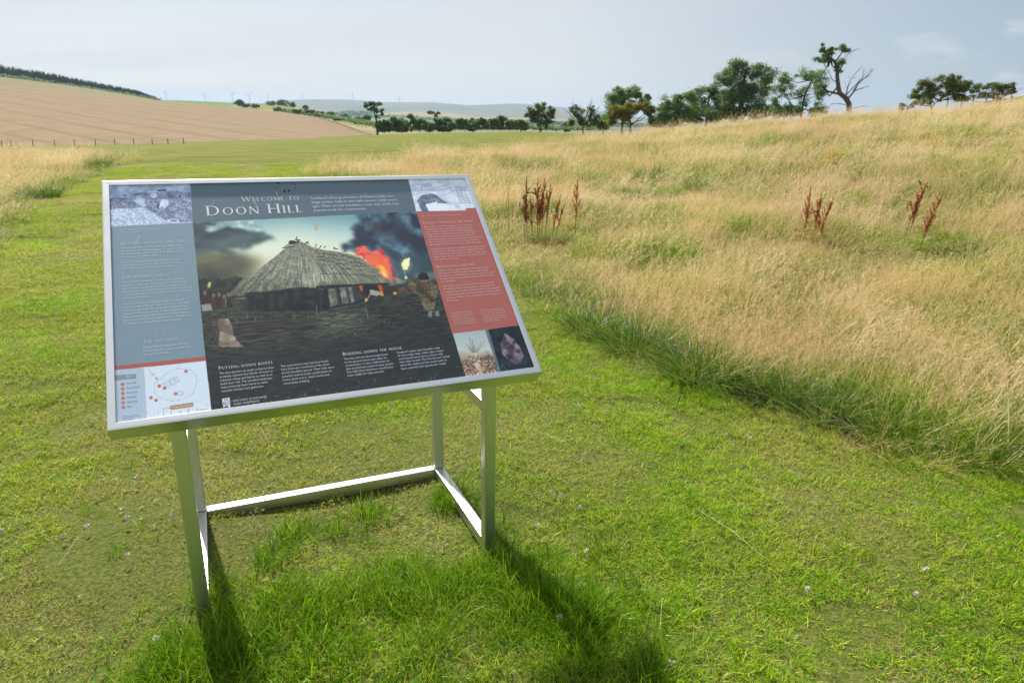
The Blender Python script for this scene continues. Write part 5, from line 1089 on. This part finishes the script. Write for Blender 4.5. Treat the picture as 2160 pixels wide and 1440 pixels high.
# --- meadow
WIND = (.18, .02)
med = []
def tufty(n, nc, size, sd, *ar, seed=0, push=.35, **kw):
    bs, ou, ci_ = clumps(n, nc, size, sd, seed+900, push); hk = np.random.default_rng(seed+901).uniform(.62, 1.22, nc)[ci_]
    V, F, T, tp, bl = blades(n, size, *ar, base=bs, out=ou, **kw); nv = len(V)//n; m_ = np.repeat(hk, nv); V[:, 2] *= m_; tp = tp*1.; bl = bl*1.; tp[:, 2] *= hk; bl[:, 2] *= hk
    return V, F, T, tp, bl
for k in range(4):      # 0-3 red-brown bent with airy heads over green
    u = tufty(400, 16, .6, .045, .10, .27, .0044, .5, .7, 3, 300+k, (.0, .62), WIND, seed=300+k); u2 = tufty(200, 10, .6, .06, .08, .3, .0036, .8, .6, 3, 310+k, (.7, 1), WIND, seed=310+k)
    s = tufty(95, 9, .6, .05, .28, .50, .0025, .20, .5, 3, 320+k, (.1, .7), WIND, seed=320+k, push=.15); h_ = heads(*s[:3], s[3], s[4], 18, .14, .012, .0065, 330+k, (.05, .75))
    med.append(two_mat('m', [u[:3], u2[:3]], M_MGREEN, [s[:3], h_], M_STRAW))
for k in range(4):      # 4-7 pale straw with narrow heads
    u = tufty(350, 14, .6, .05, .10, .30, .0044, .5, .7, 3, 400+k, (.05, .7), WIND, seed=400+k)
    s = tufty(75, 7, .6, .05, .32, .58, .0032, .24, .7, 4, 420+k, (.5, 1), (.32, .03), seed=420+k, push=.15); h_ = heads(*s[:3], s[3], s[4], 14, .11, .004, .0078, 430+k, (.6, 1))
    b = blades(7, .6, .45, .68, .0048, .4, .9, 4, 440+k, (.85, 1), WIND); h2 = heads(*b[:3], b[3], b[4], 26, .10, .005, .010, 445+k, (.8, 1))
    med.append(two_mat('m', [u[:3]], M_MGREEN, [s[:3], h_, b[:3], h2], M_STRAW))
for k in range(3):      # 8-10 greener
    u = tufty(600, 16, .6, .05, .12, .32, .0050, .5, .8, 3, 500+k, (.0, .6), WIND, seed=500+k)
    s = blades(34, .6, .30, .5, .0024, .3, .6, 3, 520+k, (.4, .9), WIND); h_ = heads(*s[:3], s[3], s[4], 14, .12, .008, .0065, 530+k, (.3, .9))
    b = blades(4, .6, .4, .6, .0045, .5, .9, 4, 540+k, (.85, 1), WIND)
    med.append(two_mat('m', [u[:3]], M_MGREEN, [s[:3], h_, b[:3]], M_STRAW))
for k in range(2):      # 11-12 dark coarse clump
    a = blades(170, .45, .16, .34, .006, .35, 1.0, 4, 560+k, (0, .75), round_=True, spread=.9); b = blades(30, .45, .18, .36, .005, .5, 1.1, 4, 565+k, (.86, 1), round_=True, spread=1.)
    med.append(tile('m', [a[:3], b[:3]], M_TUSS))
for k in range(3):      # 13-15 rank grass of the mown edge
    u = blades(330, .5, .10, .30, .0055, .55, 1.0, 4, 570+k, (0, .85), spread=.25); b = blades(40, .5, .12, .32, .005, .6, 1.0, 4, 575+k, (.85, 1))
    med.append(tile('m', [u[:3], b[:3]], M_TUSS))
def meadow(name, poly, edge, label, bounds, seed):
    g = np.random.default_rng(seed); xs, ys, ss = [], [], []
    for (st, r0, r1, sc_) in ((.26, 0, 8, 1.), (.36, 8, 15, 1.15), (.50, 15, 28, 1.3), (.75, 28, 48, 1.5)):
        x, y = jitter_grid(*bounds, st, seed); r = np.hypot(x, y)+g.normal(0, .5, x.shape)
        k = (r >= r0) & (r < r1) & in_view(x, y, 4) & inside(poly, x, y); xs.append(x[k]); ys.append(y[k]); ss.append(np.full(k.sum(), sc_))
    x = np.concatenate(xs); y = np.concatenate(ys); sc_ = np.concatenate(ss); n = len(x)
    d = edge_dist(edge, x, y); r = np.hypot(x, y); a = np.degrees(np.arctan2(x, y))
    k = d > .14+.06*np.clip(x-1.5, 0, 2); x, y, sc_, d, r, a = x[k], y[k], sc_[k], d[k], r[k], a[k]; n = len(x)
    v = vn2(x, y, .55, 21); v2 = vn2(x, y, 1.6, 22)*.55+vn2(x, y, .8, 27)*.45; u = g.random(n)
    green = (u < .32+.46*(v2 > .52)) | ((d < .45) & (u < .75))
    pale = (v+.25*np.clip((a-8)/15, 0, 1)*np.clip((r-10)/8, 0, 1)-.12*(r < 8)+g.normal(0, .12, n)) > .62
    idx = np.where(green, g.integers(8, 11, n), np.where(pale, g.integers(4, 8, n), g.integers(0, 4, n)))
    idx = np.where((g.random(n) < .07+.12*(v2 > .54)) & (d > .6), g.integers(11, 13, n), idx)
    ew = .10+.62*vn2(x*1.0, y*1.0, 4.5, 41)
    idx = np.where(d < ew+g.normal(0, .10, n), np.where(g.random(n) < .22, g.integers(8, 13, n), g.integers(13, 16, n)), idx)
    hs = sc_**.35*(.50+.75*vn2(x, y, .9, 23))*np.clip(.55+d*.7, .55, 1)*np.where(d < .5, .65+.7*vn2(x, y, 6., 43), 1)*np.where(r > 22, 1.05, 1)
    for q_, w_ in (((1136, 506), .9), ((1213, 500), .4), ((1708, 522), .6), ((1915, 500), .4), ((1938, 528), .4), ((1340, 425), 1.2), ((1475, 400), 1.), ((2040, 550), .9)):
        fx_, fy_ = foot(*q_); ux, uy = fx_/math.hypot(fx_, fy_), fy_/math.hypot(fx_, fy_); al = (x-fx_)*ux+(y-fy_)*uy; ac = (x-fx_)*uy-(y-fy_)*ux
        hs = hs*(1-.62*np.exp(-(ac/w_)**2)*np.exp(-np.where(al > 0, (al/.5)**2, (al/1.5)**2)))
    rot = slope_rot(x, y, g); rot[:, 2] = g.uniform(-.5, .5, n); rot[:, 1] += g.normal(0, .06, n)
    scatter(name, med, np.stack([x, y, ground_z(x, y)-.01], 1), rot, np.stack([sc_, sc_, hs], 1), idx, label, 'meadow')
meadow('meadow_grass', MEADOW_R, EDGE_R, 'tall tan summer grass with seed heads covering the rising meadow right of the board', (-8, 46, 1, 50), 31)
med = [o.copy() for o in med]
meadow('meadow_grass', MEADOW_L, [(-5.2, 6.2), (-7.15, 9.9), (-8.77, 12.9), (-9.58, 14.8), (-12.3, 21.7), (-13.3, 25)], 'patch of tall tan grass at the left edge beside the lawn', (-34, -4, 5, 40), 32)

# --- dark green tussocks one can tell apart
def tussock_mesh(seed, size, h, n=420):
    a = blades(n, size, h*.55, h*1.15, .0065, .35, 1.0, 5, seed, (0, .78), round_=True, spread=1.0); b = blades(n//6, size, h*.6, h*1.2, .005, .5, 1.1, 4, seed+1, (.86, 1), round_=True, spread=1.1)
    V, F, T = merge([a[:3], b[:3]]); return raw_mesh('tussock', V, F, M_TUSS, T)
tm = [tussock_mesh(600+k, .42, .34) for k in range(4)]
LINE = 'green tussocks along the mown edge'
TUS = [(foot(1145, 640), .95, .8, 'dark green tussock on the mown edge, nearest the right side of the board', LINE),
 (foot(1250, 700), 1.0, .85, 'green arching tussock on the mown edge, second from the board', LINE),
 (foot(1345, 735), 1.1, .85, 'broad green tussock bulging over the mown edge, third from the board', LINE),
 (foot(1480, 790), 1.25, .8, 'large flopped dark tussock on the mown edge, fourth from the board', LINE),
 (foot(1640, 835), 1.0, .8, 'dark green tussock on the mown edge, midway to the right border of the photo', LINE),
 (foot(1745, 875), .9, .8, 'dark tussock over bare soil on the mown edge, third from the right border', LINE),
 (foot(1870, 912), .95, .75, 'long bladed tussock drooping onto the lawn, second from the right border', LINE),
 (foot(2075, 955), 1.0, .7, 'swept dark tussock on the lawn edge, rightmost beside the right border', LINE),
 (foot(1340, 425), 1.3, 1.15, 'tall green tussock in the meadow, above and right of the single dock stem', 'green tussocks standing in the meadow'),
 (foot(1265, 395), 1.5, 1.1, 'green tussock in the meadow up the slope from the large dock clump', 'green tussocks standing in the meadow'),
 (foot(1370, 385), 1.7, 1.1, 'wide grey green tussock between other tussocks in the middle of the meadow', 'green tussocks standing in the meadow'),
 (foot(1475, 400), 1.2, 1.0, 'small green tussock right of the middle group in the meadow', 'green tussocks standing in the meadow'),
 (foot(1090, 360), 1.6, 1.1, 'round green tussock in the meadow just above the top right board corner', 'green tussocks standing in the meadow'),
 (foot(1180, 362), 1.4, .9, 'low dark tussock in the upper meadow left of centre', 'green tussocks standing in the meadow'),
 (foot(2040, 550), 1.25, .85, 'big grey green tussock right of the leaning dock stems', 'green tussocks standing in the meadow'),
 (foot(1830, 392), 1.6, .9, 'wide olive tussock on the slope below the yellow ragwort', 'green tussocks standing in the meadow'),
 (foot(210, 352), 1.5, 1.2, 'dark tussock at the edge of the left grass patch, farther one', 'dark tussocks edging the left grass patch'),
 (foot(95, 415), 1.2, 1.05, 'dark tussock at the edge of the left grass patch, nearer one', 'dark tussocks edging the left grass patch')]
for i, ((x, y), s, sh, lab, grp) in enumerate(TUS):
    o = add_obj('grass_tussock', tm[i % 4]); o.location = (x, y, gz(x, y)-.015); o.scale = (s, s, s*sh); o.rotation_euler = (0, 0, i*1.7); tag(o, lab, 'tussock', grp)

# --- soil scrapes under the edge (mole-like crumbs)
SOIL = simple('bare_soil', (.10, .065, .045), .95, 0, .4, 60)
for i, (x, y, lab) in enumerate(((1.52, 4.20, 'crumbled brown soil scrape under the tussocks on the mown edge, left one'), (1.95, 3.75, 'crumbled brown soil scrape under the tussocks on the mown edge, right one'))):
    g = np.random.default_rng(70+i); m = MB()
    for k in range(150):
        c_ = np.array([g.normal()*.07, g.normal()*.05, abs(g.normal())*.02]); s = g.uniform(.006, .018)
        m.add([c_+s*np.array(v)*g.uniform(.7, 1.2) for v in ((1,0,0),(-1,0,0),(0,1,0),(0,-1,0),(0,0,1),(0,0,-1))], [(0,2,4),(2,1,4),(1,3,4),(3,0,4),(2,0,5),(1,2,5),(3,1,5),(0,3,5)])
    o = m.build('soil_scrape', SOIL); o.location = (x, y, gz(x, y)); tag(o, lab, 'soil', 'soil scrapes on the mown edge', 'stuff')

# --- dock plants
M_DOCK = foliage('dock_seed', [(0, (.30, .09, .035)), (.5, (.55, .22, .09)), (1, (.72, .40, .18))], .42)
M_DSTEM = simple('dock_stem', (.22, .10, .05), .7, 0, .3, 50)
M_DDEAD = simple('dead_stalk', (.09, .06, .045), .8, 0, .3, 50)
M_DLEAF = foliage('dock_leaf', [(0, (.08, .19, .03)), (.6, (.20, .30, .03)), (.85, (.50, .26, .04)), (1, (.45, .09, .03))], .45)
def dock(at_, stems, leaves, label, dead=()):
    x, y = at_
    root = empty('dock_plant', (x, y, gz(x, y))); tag(root, label, 'plant', 'rust red dock plants in the meadow')
    g = np.random.default_rng(int(abs(x*100+y*10)))
    for (sx, h, lean, fat) in stems:
        pts = [np.array([sx*.75+lean*h*t**1.3, g.normal()*.006, h*t]) for t in np.linspace(0, 1, 7)]
        m = MB(); m.tube(pts, np.linspace(.0055, .0018, 7), 5); st = m.build('stem', M_DSTEM, root)
        P = []
        def seeds(p0, p1, n, r0):
            for k in range(n):
                t = g.random(); whorl = round(t*n/9)*9/n; tt = t*.35+whorl*.65; aa = g.random()*6.28; rr = r0*(1.1-tt)*g.random()**.5
                P.append(p0+(p1-p0)*tt+np.array([math.cos(aa)*rr, math.sin(aa)*rr, g.normal()*.004]))
        for i in range(2, 6): seeds(pts[i], pts[i+1], int(120*h*fat), .024*fat*(1.25-i*.14))
        for k in range(int(14*fat)):
            f = g.uniform(.28, .82)*6; i = int(f); p0 = pts[i]+(pts[min(i+1, 6)]-pts[i])*(f-i); aa = g.random()*6.28; L_ = h*.34*(1.15-f/6)
            p1 = p0+np.array([math.cos(aa)*.38*L_, math.sin(aa)*.38*L_, L_*.95]); seeds(p0, p1, int(85*fat), .013)
        V, F, T = bits(np.array(P), 0, .0105, int(g.integers(1e6))); o = add_obj('seed_spike', raw_mesh('seed_spike', V, F, M_DOCK, T), st)
    for (lx, lz, ll, ang, tin) in [(a_+g.normal()*.03, b_*1.0+o_, c_*1.15, d_+o_*9, e_) for (a_, b_, c_, d_, e_) in leaves for o_ in (0, .14, .26)]:
        m = MB(); V = []; n = 6
        for k in range(n+1):
            t = k/n; w = .042*math.sin(math.pi*min(.97, max(.04, t)))**.7*ll/.2; d = np.array([math.cos(ang), .3*math.sin(ang*3), .0])
            c_ = np.array([lx, 0, lz+.12])+d*ll*t+np.array([0, 0, .55*ll*t-.75*ll*t*t]); V += [c_+np.array([0, w, .012*math.sin(k*2)]), c_-np.array([0, w, .012*math.sin(k*2+1)])]
        m.add(V, [(2*k, 2*k+1, 2*k+3, 2*k+2) for k in range(n)], tin); m.build('leaf', M_DLEAF, root)
    for (sx, h, lean) in dead:
        m = MB(); m.tube([(sx, .02, 0), (sx+lean*h*.5, .02, h*.5), (sx+lean*h, .03, h)], (.004, .003, .0015), 5); m.build('dead_stalk', M_DDEAD, root)
dock(foot(1136, 506), [(-.27, .88, .02, 1.0), (-.22, .70, -.03, .8), (-.02, .84, -.02, 1.1), (.05, .86, .03, 1.15), (.12, .78, .08, .9), (.25, .62, .16, .8), (.32, .52, .22, .7), (-.12, .60, -.06, .7), (.0, .6, .05, .9)],
     [(-.1, .25, .20, 1.3, .2), (.02, .30, .22, .3, .35), (-.05, .10, .26, 2.6, .1), (.12, .28, .18, .6, .5), (.18, .08, .22, .2, .9), (-.22, .18, .18, 2.9, .15), (.05, .06, .2, .9, 1.0), (-.08, .38, .16, 1.9, .4), (.22, .12, .16, .1, .92)],
     'large clump of rust red dock seed spikes with green leaves, nearest the board', ((-.42, .78, -.02), (-.38, .5, .02), (-.55, .84, .18)))
dock(foot(1213, 500), [(0, .80, .0, 1.0)], [], 'single rust red dock spike just right of the large clump', ((.2, .45, .15),))
dock(foot(1708, 522), [(-.12, .74, .0, 1.0), (.02, .66, .06, .95), (.12, .62, .18, 1.0)], [(-.02, .04, .2, 2.9, .95), (.1, .04, .16, .4, .98), (.04, .2, .12, 2.0, .9)], 'dock plant with three rust red spikes side by side in the right meadow')
dock(foot(1915, 500), [(-.05, .72, .22, 1.1), (.02, .5, .05, .7)], [(.0, .34, .18, 2.8, .3), (.05, .3, .14, 3.1, .85)], 'leaning rust red dock spike with yellow green leaves, farther right one', ((-.4, .42, .03), (-.36, .34, .0)))
dock(foot(1938, 528), [(0, .70, .24, .9), (.03, .55, .12, .6)], [], 'leaning bare rust red dock spike, rightmost of the dock plants')

# --- ragwort
M_YEL = foliage('ragwort_petals', [(0, (.65, .42, .01)), (1, (.85, .62, .02))], .3); M_RSTEM = simple('ragwort_stem', (.14, .18, .05), .8)
def ragwort(at_, h, n, label):
    x, y = at_
    root = empty('ragwort', (x, y, gz(x, y))); tag(root, label, 'flower', 'yellow ragwort in the meadow'); g = np.random.default_rng(int(x*10)); m = MB(); m.tube([(0, 0, 0), (.02, 0, h*.6), (.05, 0, h)], (.006, .005, .003), 5)
    P = []
    for k in range(n):
        c_ = np.array([g.normal()*.12, g.normal()*.07, h+g.normal()*.08]); m.tube([(.03, 0, h*.7), c_], (.003, .0015), 4); P.append(np.array([c_+g.normal(size=3)*.018 for _ in range(14)]))
    m.build('stem', M_RSTEM, root)
    for q_ in P:
        V, F, T = bits(q_, 0, .022, 5); add_obj('flower_head', raw_mesh('flower_head', V, F, M_YEL, T), root)
ragwort(foot(1752, 398), .62, 13, 'bright yellow ragwort flowering high in the right meadow')
ragwort(foot(1958, 362), .62, 3, 'tiny yellow ragwort far up the meadow, right of the bright one')

# --- clover heads, a daisy, fallen straws
M_CLOV = simple('clover_white', (.66, .58, .52), .8, 0, .15, 80); M_CSTEM = simple('clover_stem', (.12, .2, .04), .8)
def clover_mesh(seed):
    g = np.random.default_rng(seed); P = g.normal(size=(60, 3)); P /= np.linalg.norm(P, axis=1)[:, None]; P[:, 2] *= .8
    V, F, T = bits(P*.0062, 0, .0042, seed); return raw_mesh('clover_head', V, F, M_CLOV, T)
cm = [clover_mesh(k) for k in range(3)]
CLOV = [(.38, 3.25), (.19, 2.87), (.23, 2.83), (.31, 2.75), (.31, 2.44), (.18, 2.03), (-1.8, 2.47), (-1.74, 2.53), (-2.07, 2.5), (-1.86, 2.8), (-1.66, 2.66), (-1.60, 2.58), (.72, 3.3), (.12, 2.62), (-1.46, 2.32), (-1.43, 2.62), (1.62, 2.35), (1.10, 2.2), (.52, 1.82), (1.5, 2.2), (.25, 5.3), (.55, 4.35), (-1.75, 2.95), (-2.0, 1.95), (1.2, 3.6), (1.32, 3.55), (.40, 3.9)]
for i, (x, y) in enumerate(CLOV):
    o = add_obj('clover_flower', cm[i % 3]); z = .034+.006*(i % 3); o.location = (x, y, gz(x, y)+z); o.rotation_euler = (0, 0, i); o.scale = (1.25,)*3
    side_ = 'left of' if x < -1.2 else 'right of'
    own = {3: 'nearest of the three white clover heads close together right of the front right leg', 4: 'white clover head beyond the leg shadow, on open lawn right of the front right leg', 5: 'white clover head standing in the shadow of the front right leg', 15: 'white clover head closest to the front left leg, on its left side', 8: 'white clover head at the very left border of the lawn', 17: 'lone white clover head in the middle of the lower right lawn', 18: 'white clover head at the bottom border below the leg shadow', 20: 'white clover head in the lawn just right of the lower right board corner'}.get(i)
    tag(o, own or 'small round white clover head in the mown grass %s the board legs' % side_, 'flower', 'white clover heads in the grass %s the board' % side_)
dz = empty('daisy', (-1.15, 1.90, gz(-1.15, 1.90)+.03)); tag(dz, 'single white daisy with yellow centre near the front left leg', 'flower'); dz.rotation_euler = (.5, .2, 0)
m = MB()
for k in range(12):
    a = k*math.pi/6; m.add([(math.cos(a)*.002, math.sin(a)*.002, .001), (math.cos(a-.2)*.008, math.sin(a-.2)*.008, .0015), (math.cos(a)*.0105, math.sin(a)*.0105, .001), (math.cos(a+.2)*.008, math.sin(a+.2)*.008, .0015)], [(0, 1, 2, 3)])
m.build('petals', simple('daisy_white', (.78, .78, .76), .6), dz); m = MB(); m.tube([(0, 0, 0), (0, 0, .003)], (.003, .0022), 8); m.build('flower_centre', M_YEL, dz)
M_STR = simple('fallen_straw', (.48, .42, .26), .6, 0, .15, 40)
for i, (pts, lab) in enumerate(([[(-1.72, 2.30), (-1.74, 2.47), (-1.60, 2.60), (-1.42, 2.72)], 'bent pale straw lying on the lawn left of the front left leg'], [[(.52, 2.0), (.56, 2.16)], 'short pale straw stuck in the lawn right of the board'], [[(1.02, 2.42), (.93, 2.60), (.84, 2.76)], 'long pale straw lying on the lawn at the lower right'], [[(.10, 3.62), (.28, 3.40)], 'pale straw lying on the lawn beside the lower right board corner'], [[(-.86, 3.18), (-.3, 3.25), (-.2, 3.32)], 'thin pale straw lying flat on the lawn behind the board'])):
    m = MB(); P = [(p[0], p[1], gz(*p)+.020+.010*(j % 2)) for j, p in enumerate(pts)]; m.tube(P, [.0010]*len(P), 5); tag(m.build('fallen_straw', M_STR), lab, 'straw', 'fallen straws on the lawn')
